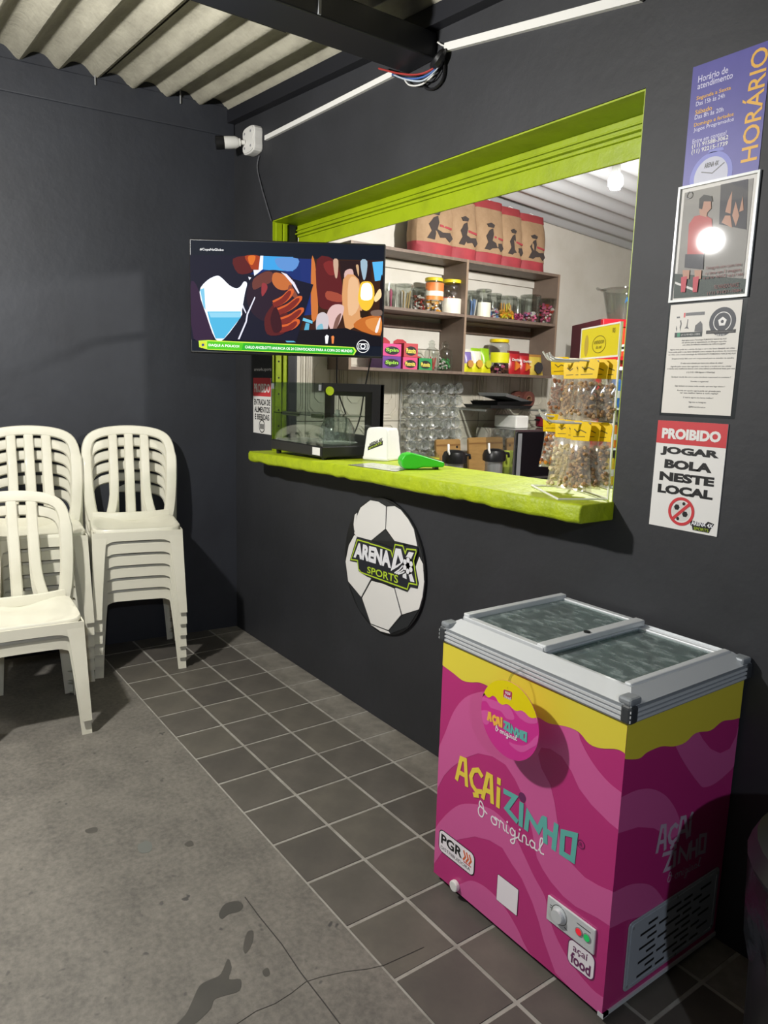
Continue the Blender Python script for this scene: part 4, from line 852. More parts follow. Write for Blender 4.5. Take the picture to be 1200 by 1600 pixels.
def half(r, m, n, nm, cutz=HZ0 + .0005, cv=cv):
    pts = []
    for i in range(41):
        a = math.pi * (1.3 - 1.6 * i / 40); z = cv + r * math.sin(a)
        if z >= cutz: pts.append((cu + r * math.cos(a), z))
    b = MB(FW); b.poly([(pts[0][0], cutz)] + pts + [(pts[-1][0], cutz)], n, n + .0003); return part(nm, b, m, hp)
half(.058, M_pur2, .0012, 'clock_case'); half(.046, mat('clock face print', 'bfc0cf', 0.5), .0015, 'clock_face')
b = MB(FW); b.poly([(2.862, 2.076), (2.866, 2.084), (2.902, 2.084), (2.906, 2.076)], .0012, .0015); part('clock_bell', b, M_pur2, hp)
b = MB(FW); b.stroke([(2.85, 2.034), (2.88, 2.026), (2.91, 2.045)], .0025, .0018, .0021); part('clock_hand', b, M_dark, hp)
lettering('ARENA 4X', FW, (2.856, 2.042, 2.896, 2.054), M_dark, hp, n=.0018, bold=.03, shear=.2)
for sx in (2.825, 2.94): pass
# sign between corner and opening
s2 = thing('warning_sign', 'narrow red and white no outside food sign beside the pastry case', 'sign', (0.35, 0, 1.33))
NX0, NX1, NZ0, NZ1 = 0.238, 0.450, 1.197, 1.497
rect(FW, NX0, NZ0, NX1, NZ1, M_paper, s2, .0005, .003, 'board'); rect(FW, NX0, NZ1 - .098, NX1, NZ1, M_redsign, s2, .003, .0034, 'red_band'); 
lettering('PROIBIDO', FW, (.250, NZ1 - .078, .438, NZ1 - .03), M_paper, s2, n=.0034, bold=.03)
for tx, z0, u0, u1 in (('ENTRADA DE', 1.365, .248, .442), ('ALIMENTOS', 1.325, .252, .438), ('E BEBIDAS', 1.285, .258, .432)): lettering(tx, FW, (u0, z0 - .014, u1, z0 + .018), M_kprint, s2, n=.003, bold=.03)
b = MB(FW); b.ring(.345, 1.237, .030, .036, .003, .0034); part('prohibition_ring', b, M_kprint, s2)
for x in (.333, .357): b = MB(FW); b.fbox(x - .008, 1.222, .003, x + .008, 1.25, .0034); part('food_icon', b, M_kprint, s2)
ns = thing('name_strip', 'small white lettering stuck above the no outside food sign', 'lettering', (.35, 0, 1.54))
lettering('arena4x.sports', FW, (.245, 1.530, .452, 1.552), M_lw, ns, n=.001, bold=.02)
# ------------------------------------------------------------------ television on its wall arm
TD = 3.45; tc = CAM + ray(447, 466) * TD
TF = Frame(tc, (RIGHT.x, RIGHT.y, 0)); cor = [TF.uv(*p) for p in ((292, 372), (602, 381), (599, 562), (300, 549))]
tw0 = (cor[0][0] + cor[3][0]) / 2; tw1 = (cor[1][0] + cor[2][0]) / 2; tz1 = (cor[0][1] + cor[1][1]) / 2; tz0 = (cor[2][1] + cor[3][1]) / 2
tv = thing('television', 'flat television showing a football advert on a wall arm', 'television', TF.p((tw0 + tw1) / 2, (tz0 + tz1) / 2, -.03), math.atan2(RIGHT.y, RIGHT.x))
b = MB(TF); b.fbox(tw0, tz0, -.035, tw1, tz1, -.001); part('casing', b, M_blackp, tv, bevel=0.006)
b = MB(TF); b.fbox(tw0 + .12, tz0 + .1, -.06, tw1 - .12, tz1 - .1, -.035); part('back_housing', b, M_blackp, tv, bevel=0.01)
def emi(name, c, e=1.0): return mat('screen ' + name, c, 0.4, emit=e, spec=0.3)
EC = {}
def em(c, e=1.25):
    k = (c, e)
    if k not in EC: EC[k] = bpy.data.materials.get('screen ' + c) or mat('screen %s %.2f' % k, '000000', 0.6, spec=0.08); 
    m = EC[k]; bs_ = m.node_tree.nodes['Principled BSDF']; bs_.inputs['Emission Color'].default_value = lin(c); bs_.inputs['Emission Strength'].default_value = e
    return m
SB = MB(TF); SM = []; SB.lay = 0.0
def sc(pts, c, ox, oy, s, sm=True, e=1.15):
    m = em(c, e)
    if m not in SM: SM.append(m)
    q = [TF.uv(ox + x / s, oy + y / s) for x, y in pts]
    if sm: q = [tuple(k) for k in smoothc([Vector(k) for k in q], 3, True)]
    q = [(min(max(a, tw0 + .008), tw1 - .008), min(max(b_, tz0 + .010), tz1 - .008)) for a, b_ in q]
    SB.poly(q, m=SM.index(m)); 
A_ = lambda pts, c, sm=True, e=1.15: sc(pts, c, 290, 365, 7.5, sm, e)
B_ = lambda pts, c, sm=True, e=1.15: sc(pts, c, 440, 370, 7.0588, sm, e)
A_([(-40, -40), (2500, -40), (2500, 1500), (-40, 1500)], '141a27', False)
B_([(-200, 230), (1122, 262), (1095, 1110), (-200, 1100)], '3a2117', False)
B_([(-420, 225), (330, 245), (330, 860), (-420, 860)], '1b2f6c', False); A_([(890, 262), (1260, 275), (1260, 440), (1000, 430), (890, 420)], '3f9fe0', False); B_([(-60, 236), (180, 240), (160, 350), (60, 380), (-40, 330)], '5f90cf')
B_([(200, 240), (320, 248), (325, 860), (240, 870)], '20306f', False); B_([(330, 250), (370, 300), (390, 560), (400, 850), (330, 900)], 'c9743a'); B_([(390, 250), (580, 255), (660, 480), (680, 760), (480, 800), (400, 700)], '5d1f22'); B_([(460, 300), (560, 270), (600, 400), (520, 420)], '7d2a2a'); B_([(500, 600), (660, 640), (660, 720), (500, 690)], 'a04a38')
B_([(570, 260), (625, 262), (615, 440), (590, 440)], 'c7a58e'); B_([(640, 262), (990, 268), (990, 480), (660, 470)], '2a1a1c', False); B_([(700, 380), (780, 360), (790, 470), (700, 480)], 'd5b0a8'); B_([(820, 320), (850, 320), (850, 440)], 'c8a37c')
B_([(680, 470), (850, 470), (880, 900), (700, 1000)], 'd69c68'); B_([(740, 480), (840, 480), (850, 780), (740, 860)], 'e4b78c'); B_([(870, 270), (945, 270), (930, 440), (900, 470)], '9cb6c6'); B_([(1000, 280), (1120, 272), (1110, 480), (1030, 490)], '58b4ea', False); B_([(1090, 480), (1116, 470), (1100, 1090), (1080, 800)], '1b1216')
B_([(880, 900), (1096, 880), (1090, 1090), (800, 1000)], 'c06a2c'); B_([(930, 920), (1090, 900), (1085, 1060), (960, 1010)], 'd98a44'); B_([(990, 820), (1100, 810), (1100, 870), (1000, 870)], '7a6458')
B_([(860, 560), (890, 500), (980, 500), (1022, 580), (1015, 720), (960, 810), (890, 800), (845, 700)], 'f6c23a'); B_([(880, 560), (910, 515), (970, 515), (1000, 580), (990, 690), (880, 690)], 'fff7d8', True, 1.6); B_([(862, 815), (960, 820), (955, 880), (870, 890)], '2a1a10', False); B_([(1060, 600), (1090, 580), (1100, 660), (1040, 720), (1020, 680)], 'ffd9a0'); B_([(1030, 1040), (1080, 900), (1090, 920), (1060, 1050)], 'efe6e0')
B_([(500, 860), (560, 760), (660, 750), (690, 800), (640, 950), (570, 1060), (530, 1000)], 'd9b6b2'); B_([(380, 960), (400, 860), (470, 835), (520, 900), (500, 1050), (430, 1095), (390, 1060)], 'c9c0c4'); B_([(390, 1000), (450, 960), (460, 1080), (400, 1080)], '7fb6c8'); B_([(600, 900), (660, 850), (600, 1040), (560, 1060)], '7e5a50')
B_([(200, 880), (345, 930), (340, 960), (210, 920)], '6fc0de', False); B_([(270, 950), (310, 960), (300, 1050), (370, 1090), (330, 1120), (240, 1070)], '5aa9c8', False)
B_([(-420, 1060), (700, 1010), (1100, 1110), (1095, 1210), (-420, 1180)], '15131b', False); B_([(0, 1065), (160, 1165), (60, 1165), (0, 1100)], '5fb4d4', False); B_([(480, 1100), (500, 1080), (522, 1095), (510, 1180), (486, 1180)], 'f0f0f4', False); B_([(550, 1100), (570, 1090), (582, 1105), (575, 1180), (556, 1180)], 'e8874a', False)
# dark figure, bright window, ball and hand
A_([(30, 250), (900, 262), (880, 400), (760, 480), (1060, 480), (1500, 600), (1300, 1260), (60, 1240), (20, 700)], '18182a', False)
A_([(60, 620), (130, 600), (230, 900), (330, 1230), (100, 1230)], '33203a'); A_([(360, 500), (420, 515), (520, 610), (600, 645), (650, 620), (690, 565), (725, 590), (700, 700), (665, 900), (650, 980), (455, 1235), (355, 1235), (250, 960), (170, 690), (250, 560)], 'e9eefc', True, 1.5)
A_([(260, 915), (655, 915), (650, 985), (455, 1232), (358, 1232), (290, 1040)], '4fb3dc', False); A_([(275, 925), (650, 925), (645, 985), (300, 985)], '8fd0ea', False); A_([(175, 660), (225, 640), (240, 900), (215, 860)], '7cc4e4', False)
A_([(560, 300), (780, 270), (800, 380), (770, 460), (620, 470)], '5a1e20'); A_([(700, 268), (870, 268), (885, 390), (850, 430), (780, 420), (760, 380)], 'a03c1e'); A_([(740, 270), (825, 270), (790, 370), (750, 350)], 'd9702a'); A_([(880, 265), (915, 265), (910, 420), (850, 470), (810, 500), (800, 430), (860, 430)], 'eef2ff', False)
A_([(740, 510), (775, 520), (752, 550)], 'f0f2ff', False)
cx, cy = 1010, 690
A_([(1030 + 310 * math.cos(t_ * .2618), 740 + 310 * math.sin(t_ * .2618)) for t_ in range(24)], '2a1c2b'); A_([(800, 540), (940, 450), (1030, 470), (1010, 570), (900, 620), (800, 660)], '6a3a34'); A_([(1040, 465), (1150, 485), (1250, 580), (1200, 660), (1090, 655), (1020, 570)], 'c06c3a'); A_([(1230, 600), (1310, 720), (1330, 800), (1240, 720), (1200, 680)], '8a4a38')
A_([(1120, 455), (1190, 480), (1280, 580), (1338, 700), (1325, 708), (1255, 600), (1170, 500)], 'e8e2ee', False); A_([(900, 590), (955, 600), (960, 660), (900, 740)], '93363c')
def finger(p, q, wd, c, off=0):
    m = em(c, 1.15)
    if m not in SM: SM.append(m)
    P_ = [TF.uv(290 + x / 7.5, 365 + y / 7.5) for x, y in (p, ((p[0] + q[0]) / 2 + 14, (p[1] + q[1]) / 2 + 22), q)]
    pts = smoothc([Vector(x) for x in P_], 5); L_ = []; R_ = []
    for i, x in enumerate(pts):
        t_ = (pts[min(i + 1, len(pts) - 1)] - pts[max(i - 1, 0)]).normalized(); nn = Vector((-t_.y, t_.x)); r = wd * (0.55 + .45 * min(1, (len(pts) - 1 - i) / 3)) * (.35 if i == len(pts) - 1 else 1)
        L_.append(tuple(x + nn * r)); R_.append(tuple(x - nn * r))
    SB.poly(L_ + R_[::-1], m=SM.index(m))
A_([(1010, 860), (1100, 800), (1180, 900), (1230, 1040), (1200, 1130), (1110, 1190), (960, 1180), (930, 1000)], '571f22')
for p, q in (((1040, 830), (1265, 655)), ((1060, 930), (1366, 740)), ((1090, 1040), (1388, 878)), ((1110, 1120), (1338, 1015))):
    finger(p, q, .0165, 'd2602e'); finger((p[0] - 6, p[1] + 16), (q[0] - 30, q[1] + 22), .0120, '7d2a24')
A_([(1060, 860), (1120, 1000), (1130, 1130), (1040, 1160), (1000, 1000)], '3b1720')
A_([(815, 745), (825, 755), (740, 950), (725, 1040), (640, 1240), (620, 1240), (710, 1030), (722, 950)], 'e6e6f4', False); A_([(670, 810), (690, 860), (720, 930), (712, 940), (675, 870)], 'e6e6f4', False)
# news ticker
Tk = lambda pts, c, e=1.15: sc(pts, c, 280, 350, 3.0, False, e)
Tk([(95, 548), (140, 545), (820, 578), (832, 596), (820, 618), (140, 590), (98, 578)], 'c8ee4a'); Tk([(135, 550), (815, 582), (824, 597), (815, 613), (135, 586)], '2fae2c'); Tk([(135, 550), (305, 558), (295, 594), (135, 586)], '55c626'); Tk([(104, 552), (126, 552), (130, 568), (124, 582), (106, 582), (98, 568)], 'd6df3a'); Tk([(112, 562), (120, 562), (122, 570), (114, 575), (109, 569)], '2a3f8c')
scr = part('screen', SB, SM, tv)
LA_ = SB.lay + .0006
mW = em('ffffff', 1.2)
warp('DAQUI A POUCO!', TF, [TF.uv(280 + x / 3, 350 + y / 3) for x, y in ((142, 562), (285, 569), (285, 582), (142, 576))], mW, tv, LA_, .03)
warp('CARLO ANCELOTTI ANUNCIA OS 24 CONVOCADOS PARA A COPA DO MUNDO', TF, [TF.uv(280 + x / 3, 350 + y / 3) for x, y in ((312, 571), (812, 590), (812, 603), (312, 584))], mW, tv, LA_, .02)
warp('#CopaNaGlobo', TF, [TF.uv(280 + x / 3, 350 + y / 3) for x, y in ((101, 116), (212, 119), (212, 133), (101, 130))], mW, tv, LA_, .01)
u, v = TF.uv(567.3, 541.5); b = MB(TF); b.ring(u, v, .027, .030, LA_, LA_ + .0004); b.ring(u, v, .008, .0125, LA_, LA_ + .0004, k=20); b.stroke(rrect(u - .020, v - .013, u + .020, v + .012, .005), .003, LA_, LA_ + .0004, closed=True); part('channel_logo', b, mW, tv)
ta = thing('swing_arm_bracket', 'black folding wall arm carrying the television', 'wall bracket', (0.27, 0.0, tc.z))
ctr = TF.p((tw0 + tw1) / 2, (tz0 + tz1) / 2, -.065)
b = MB(); b.box(.22, -.012, ctr.z - .1, .32, 0, ctr.z + .1); part('wall_plate', b, M_black, ta); el = Vector((.42, -.20, ctr.z))
b = MB(); b.tube([(.27, -.012, ctr.z), el], .016, 8); part('arm', b, M_black, ta); b = MB(); b.tube([el, ctr], .016, 8); part('arm', b, M_black, ta)
b = MB(TF); uc = (tw0 + tw1) / 2; vc = (tz0 + tz1) / 2; b.fbox(uc - .09, vc - .09, -.068, uc + .09, vc + .09, -.0605); part('mount_plate', b, M_black, ta)
# ------------------------------------------------------------------ kitchen: lamp, worktop, shelf unit
kb = thing('ceiling_bulb', 'bright white bulb on the kitchen ceiling', 'lamp', (1.0, 2.015, 2.62))
kp = at(962, 282, 0, 1.64); kb.location = kp; ROOTM[kb.name] = Matrix.Translation(kp)
b = MB(); b.lathe([(0.0, -.045), (.022, -.040), (.034, -.022), (.036, 0.0), (.030, .02), (.018, .035)], 18, kp); part('bulb', b, mat('lit bulb glass', 'ffffff', 0.3, emit=14.0), kb, smooth=True)
b = MB(); b.lathe([(.018, .035), (.020, .05), (.020, .075), (.045, .082), (.045, .09)], 16, kp); part('socket', b, M_white, kb, smooth=True)
b = MB(); b.tube([kp + Vector((0, 0, .085)), (kp.x, kp.y, zk(kp.x, kp.y) - .01)], .004, 6); part('cord', b, M_white, kb)
kl_ = lamp('kitchen_lamp', (kp.x, kp.y, kp.z - 0.09), 128, 0.04, (1.0, 0.97, 0.92))
M_wood = mat('taupe shelf board', '6f5f54', 0.5, noise=(5, '7d6c60', 0.4, 0.7, (1, 8, 1))); M_woodl = mat('shelf board edge', '8b7765', 0.5)
mb = MB(); mb.box(KX + .012, .2, .815, .62, 2.42, .85); wt = put(part('worktop', mb, mat('grey granite worktop', '77736c', 0.4, noise=(30, '5d5a54', 0.45, 0.6))), 'grey worktop along the kitchen wall, under the microwave', 'worktop')
mb = MB(); mb.box(KX + .012, .2, 0, .58, 2.40, .815); put(part('masonry_base', mb, M_kwall), 'white masonry base under the kitchen worktop', 'base unit')
SY0, SYD, SY1, SXF, SZ0, SZM, SZ1 = .60, 1.50, 2.40, .27, 1.565, 1.935, 2.30
su = thing('shelf_unit', 'brown two bay wall shelf unit with sweets', 'shelf', (KX, 1.5, SZ0))
bt = .018
for z, y0, y1, nm in ((SZ0, SY0, SY1, 'bottom_board'), (SZ1 - bt, SY0, SY1, 'top_board'), (SZM, SY0 + bt, SYD, 'middle_board'), (SZM, SYD + bt, SY1 - bt, 'middle_board')):
    b = MB(); b.box(KX + .009, y0, z, SXF, y1, z + bt); part(nm, b, M_wood, su)
for y, nm in ((SY0, 'side_panel'), (SYD, 'divider'), (SY1 - bt, 'side_panel')):
    b = MB(); b.box(KX + .009, y, SZ0 + bt, SXF, y + bt, SZ1 - bt); part(nm, b, M_wood, su)
    b = MB(); b.box(SXF, y, SZ0, SXF + .0015, y + bt, SZ1); part('edge_strip', b, M_woodl, su)
for z in (SZ1 - .075, SZM - .08): 
    b = MB(); b.box(KX + .008, SY0 + bt, z, KX + .02, SY1 - bt, z + .05); part('back_rail', b, M_wood if z < 2 else M_kwall, su)
def ypx(px, X, py=480): return at(px, py, 0, X).y
# ---- jars and tubs
def jar(name, label, px0, px1, zb, h, lidc, cont, X=.17, shape='cup', group=None, body=None):
    y0, y1 = ypx(px0, X), ypx(px1, X); y = (y0 + y1) / 2; r = (y1 - y0) / 2 * .96 ; r = min(r, .075); c = (X, y, zb)
    o = thing(name, label, 'jar', c, 0, group)
    if shape == 'cup': prof = [(r * .82, .001), (r * .84, .004), (r, h), (r * .96, h), (r * .79, .006)]
    elif shape == 'bottle': prof = [(r * .9, .001), (r, .01), (r, h * .68), (r * .8, h * .8), (r * .42, h * .86), (r * .42, h * .93), (r * .5, h)]
    else: prof = [(r * .93, .001), (r, .012), (r, h * .28), (r * .94, h * .31), (r, h * .36), (r, h * .62), (r * .94, h * .66), (r, h * .7), (r * .98, h * .84), (r * .82, h * .9), (r * .82, h * .93)]
    b = MB(); b.lathe(prof, 20, c); part('jar_body', b, M_plast, o, smooth=True)
    if lidc:
        b = MB()
        if shape == 'cup': b.lathe([(r * 1.03, h - .008), (r * 1.06, h), (r * .98, h + .006), (0, h + .006)], 20, c)
        elif shape == 'bottle': b.lathe([(r * .3, h), (r * .45, h + .012), (r * .2, h + .02), (.0, h + .024)], 14, c)
        else: b.lathe([(r * .9, h * .92), (r * .92, h), (r * .86, h + .004), (0, h + .004)], 24, c)
        part('lid', b, lidc, o, smooth=True)
    rnd = random.Random(px0)
    for kind, cols, hh in cont:
        if kind == 'sticks':
            for i in range(9):
                b = MB(); a = rnd.uniform(0, 6.28); q = rnd.uniform(0, .55) * r; e = rnd.uniform(-.35, .35) * r
                b.tube([(c[0] + q * math.cos(a), c[1] + q * math.sin(a), zb + .008), (c[0] + q * math.cos(a), c[1] + q * math.sin(a) + e, zb + hh * rnd.uniform(.85, 1))], .0055, 5)
                part('sweet_stick', b, cols[i % len(cols)], o)
        elif kind == 'heap':
            b = MB()
            for i in range(70):
                a = rnd.uniform(0, 6.28); q = math.sqrt(rnd.random()) * r * .72; z = zb + .01 + rnd.random() * hh; d_ = Vector((rnd.uniform(-1, 1), rnd.uniform(-1, 1), rnd.uniform(-.5, .5))).normalized() * r * .2
                p_ = Vector((c[0] + q * math.cos(a), c[1] + q * math.sin(a), z)); b.tube([p_ - d_, p_ + d_], r * .12, 5, m=i % len(cols))
            part('sweets', b, cols, o, kind='stuff')
        elif kind == 'label':
            z0, z1 = hh; b = MB(); n = 20; vs = []; 
            for z in (z0, z1): vs += [(c[0] + r * 1.012 * math.cos(t_), c[1] + r * 1.012 * math.sin(t_), zb + z * h) for t_ in [math.radians(-75 + 150 * k / n) - .3 for k in range(n + 1)]]
            b.add(vs, [(k, k + 1, n + 2 + k, n + 1 + k) for k in range(n)]); part('paper_label', b, cols[0], o)
    return o
def cm(n, c, r=.45): return mat(n, c, r)
pinkc, redc, beigec, brownc = cm('pink sweet', 'd46a90'), cm('red sweet', 'b23a34'), cm('beige sweet', 'c2a36e'), cm('brown sweet', '6a4030')
bluec, orangec, whitec, greenc, lilc, yellc = cm('blue sweet', '6f8fc9'), cm('orange sweet', 'e09a28'), cm('white sweet', 'ded6d2'), cm('green sweet', '3f8a4c'), cm('lilac sweet', '9a7ab0'), cm('yellow plastic lid', 'd9c423')
zm = SZM + bt; zb_ = SZ0 + bt
jar('candy_tub', 'clear tub of pink sticks beside the television edge', 602, 617, zm, .150, None, [('sticks', [pinkc, whitec], .12)])
jar('candy_tub', 'clear tub of beige wafer sticks on the upper left shelf', 619, 642, zm, .150, M_plast, [('sticks', [beigec, whitec, beigec], .125)])
jar('candy_tub', 'clear tub of red and brown sweets left of the yellow-lidded jars', 644, 665, zm, .140, M_plast, [('heap', [redc, brownc, whitec], .085)])
jar('candy_jar', 'yellow-lidded jar with orange labels, left one of the pair', 664, 689, zm, .215, yellc, [('heap', [whitec, beigec, orangec], .06), ('label', [cm('orange label', 'd8793c')], (.62, .86)), ('label', [cm('white label', 'd8d4c6')], (.48, .62)), ('label', [cm('orange label2', 'cf7a30')], (.36, .48))], shape='jar')
jar('candy_jar', 'yellow-lidded jar with a white and orange label beside the divider', 691, 717, zm, .218, yellc, [('label', [cm('white label', 'd8d4c6')], (.02, .46)), ('heap', [redc, whitec, beigec], .1)], shape='jar')
jar('candy_tub', 'clear tub of blue sticks right of the divider', 729, 746, zm, .165, M_plast, [('sticks', [bluec, bluec, whitec], .12)])
jar('candy_tub', 'clear tub with a cream label and dark logo', 746, 764, zm, .185, M_plast, [('label', [cm('cream label', 'd9d6c2')], (.02, .55))])
jar('candy_tub', 'clear tub of blue and pink sweets behind the orange ones', 763, 780, zm, .170, M_plast, [('heap', [bluec, pinkc, whitec], .07)], X=.15)
jar('candy_tub', 'clear tub of orange sachets on the upper right shelf', 779, 803, zm, .155, M_plast, [('sticks', [orangec, yellc, orangec], .12), ('heap', [orangec, yellc], .06)], X=.19)
jar('candy_tub', 'clear tub of bright pink sweets right of the orange sachets', 803, 818, zm, .165, None, [('heap', [pinkc, cm('magenta sweet', 'b02f6a')], .045)])
jar('candy_tub', 'clear tub of mixed dark sweets, second from the right end', 817, 840, zm, .19, M_plast, [('heap', [lilc, whitec, brownc, pinkc], .06)], X=.16)
jar('candy_tub', 'clear tub of pink and white sweets at the right end', 843, 867, zm, .175, M_plast, [('heap', [pinkc, whitec, redc, pinkc], .125)], X=.19)
jar('candy_bottle', 'small glass jar with red wrapped sweets beside the green carton', 668, 686, zb_, .175, M_clear, [('sticks', [redc, whitec], .09)], shape='bottle')
jar('candy_bottle', 'small glass jar of green wrapped sweets beside the divider', 689, 708, zb_, .175, M_clear, [('heap', [greenc, whitec, greenc], .075)], shape='bottle')
jar('candy_jar', 'large jar with yellow lid and yellow label on the lower shelf', 769, 797, zb_, .235, mat('bright yellow lid', 'e3c90f', 0.4), [('label', [cm('lemon label', 'd6d21a')], (.32, .62)), ('heap', [brownc, cm('dark sweet', '3a2230'), pinkc], .055)], shape='jar')
# ---- cartons of sweets
def carton(px0, px1, z0, h, c, label, tx, tc_, X0=.10, X1=.24, flap=None):
    y0, y1 = ypx(px0, X1, 550), ypx(px1, X1, 550); o = thing('sweet_carton', label, 'carton', (X1, (y0 + y1) / 2, z0)); F = Frame((X1, y0, z0), (0, 1, 0))
    b = MB(); b.box(X0, y0 + .001, z0 + .0005, X1, y1 - .001, z0 + h); part('box', b, c, o)
    b = MB(F); W_ = y1 - y0; b.disc(W_ / 2, h * .45, W_ * .4, .0005, .001, k=18, rv=h * .34); part('print_blob', b, MATS['dark sign panel'], o)
    lettering(tx, F, (W_ * .16, h * .28, W_ * .84, h * .64), tc_, o, n=.001, bold=.03)
    if flap:
        b = MB(Frame((X0 + .02, y0, z0 + h), (0, 1, 0))); b.poly([(.004, 0), (W_ - .004, 0), (W_ - .004, flap * .5), (W_ * .7, flap), (W_ * .3, flap), (.004, flap * .5)], 0, .001); part('display_flap', b, flapm, o)
    return o
flapm = cm('red carton flap', 'a8323c')
lime = cm('lime carton print', '9ad04a'); yl_ = cm('lemon carton print', 'e8d860')
carton(598, 627, zb_, .075, cm('purple carton', '6a3f8c'), 'purple sweet carton on the lower left shelf', 'Spin', lime)
carton(598, 627, zb_ + .076, .075, cm('pink carton', 'cf4a86'), 'pink sweet carton standing on the purple one', 'Spin', lime, flap=.045)
carton(630, 653, zb_, .075, cm('rose carton', 'd0507c'), 'rose sweet carton in the middle of the lower left shelf', 'Plutonita', yl_)
carton(631, 653, zb_ + .076, .085, cm('red carton', 'b84a50'), 'red sweet carton with a dark face print, upper of the middle pair', 'Plutonita', yl_, flap=.03)
carton(655, 676, zb_, .075, cm('green carton', '2f8a50'), 'green sweet carton left of the glass jars', 'Plutonita', yl_, flap=.02)
# ---- snack bags
def pillow(b, c, w_, h, d, lean=0.0, n=8, mrow=None, F=None, taper=0.0):
    vs = []; fs = []; ms = []
    for s_ in (1, -1):
        for i in range(n + 1):
            for j in range(n + 1):
                u = -1 + 2 * j / n; v_ = i / n; e = (1 - abs(u) ** 3) * max(0, math.sin(math.pi * min(max(v_, .04), .96))) ** .6 if 0 < i < n else 0
                wv = w_ / 2 * (1 - .06 * math.sin(math.pi * v_)) * (1 - taper * v_)
                vs.append(F.p(c[0] + u * wv, c[1] + v_ * h, c[2] + s_ * d / 2 * e - lean * v_))
    k = (n + 1) ** 2
    for s_ in (0, 1):
        for i in range(n):
            for j in range(n):
                q = [s_ * k + i * (n + 1) + j, s_ * k + i * (n + 1) + j + 1, s_ * k + (i + 1) * (n + 1) + j + 1, s_ * k + (i + 1) * (n + 1) + j]
                fs.append(q if s_ == 0 else q[::-1]); ms.append(mrow(i / n) if mrow else 0)
    o = len(b.v); b.v += vs; b.f += [[i + o for i in f] for f in fs]; b.m += ms
def snack(px0, px1, h, cols, label, X=.20, emb='d8b040', emb2=None, tx=None, lean=.03):
    y0, y1 = ypx(px0, X, 560), ypx(px1, X, 560); F = Frame((X, (y0 + y1) / 2, zb_ + .001), (0, 1, 0)); o = thing('snack_bag', label, 'snack bag', F.O)
    b = MB(); pillow(b, (0, 0, 0), (y1 - y0) * .98, h, .045, lean, mrow=lambda t: 0 if t < .35 else (1 if t < .78 else 2), F=F); part('bag', b, cols, o, smooth=True)
    b = MB(F); b.disc(0, h * .36, (y1 - y0) * .3, .012, .0235, k=3 if tx else 7); part('snack_print', b, cm('snack print ' + emb, emb), o)
    if tx: lettering(tx, F, (-(y1 - y0) * .38, h * .56, (y1 - y0) * .38, h * .68), M_paper, o, n=.0215 - lean * .3, bold=.03)
yb = cm('yellow bag', 'd2cf1e', .3); vb = cm('violet bag band', '7a6aa8', .3); wb = cm('pale bag band', 'd9d6c4', .3); gb = cm('green bag band', '8cb81c', .3); rb_ = cm('red bag', 'b0282c', .3); rb2 = cm('dark red bag', '7e1f2a', .3); ob = cm('straw bag', 'c8b04a', .3); tb_ = cm('tan bag', 'a8793c', .3)
snack(725, 740, .155, [yb, vb, wb], 'yellow and violet snack bag beside the divider', emb='c08a4a')
snack(739, 755, .165, [yb, wb, gb], 'yellow and white snack bag, second from the divider', emb='d0a040')
snack(753, 768, .168, [yb, gb, gb], 'green and yellow snack bag left of the big yellow jar', emb='b8c030')
snack(796, 816, .165, [rb_, rb_, rb2], 'red snack bag right of the big yellow jar', emb='d87a30', tx='Doritos')
snack(814, 831, .155, [rb_, rb_, rb2], 'second red snack bag, next to the straw coloured one', emb='d87a30', tx='Doritos')
snack(829, 850, .150, [ob, ob, tb_], 'straw coloured snack bag at the right end of the shelf', emb='3a3a3c')
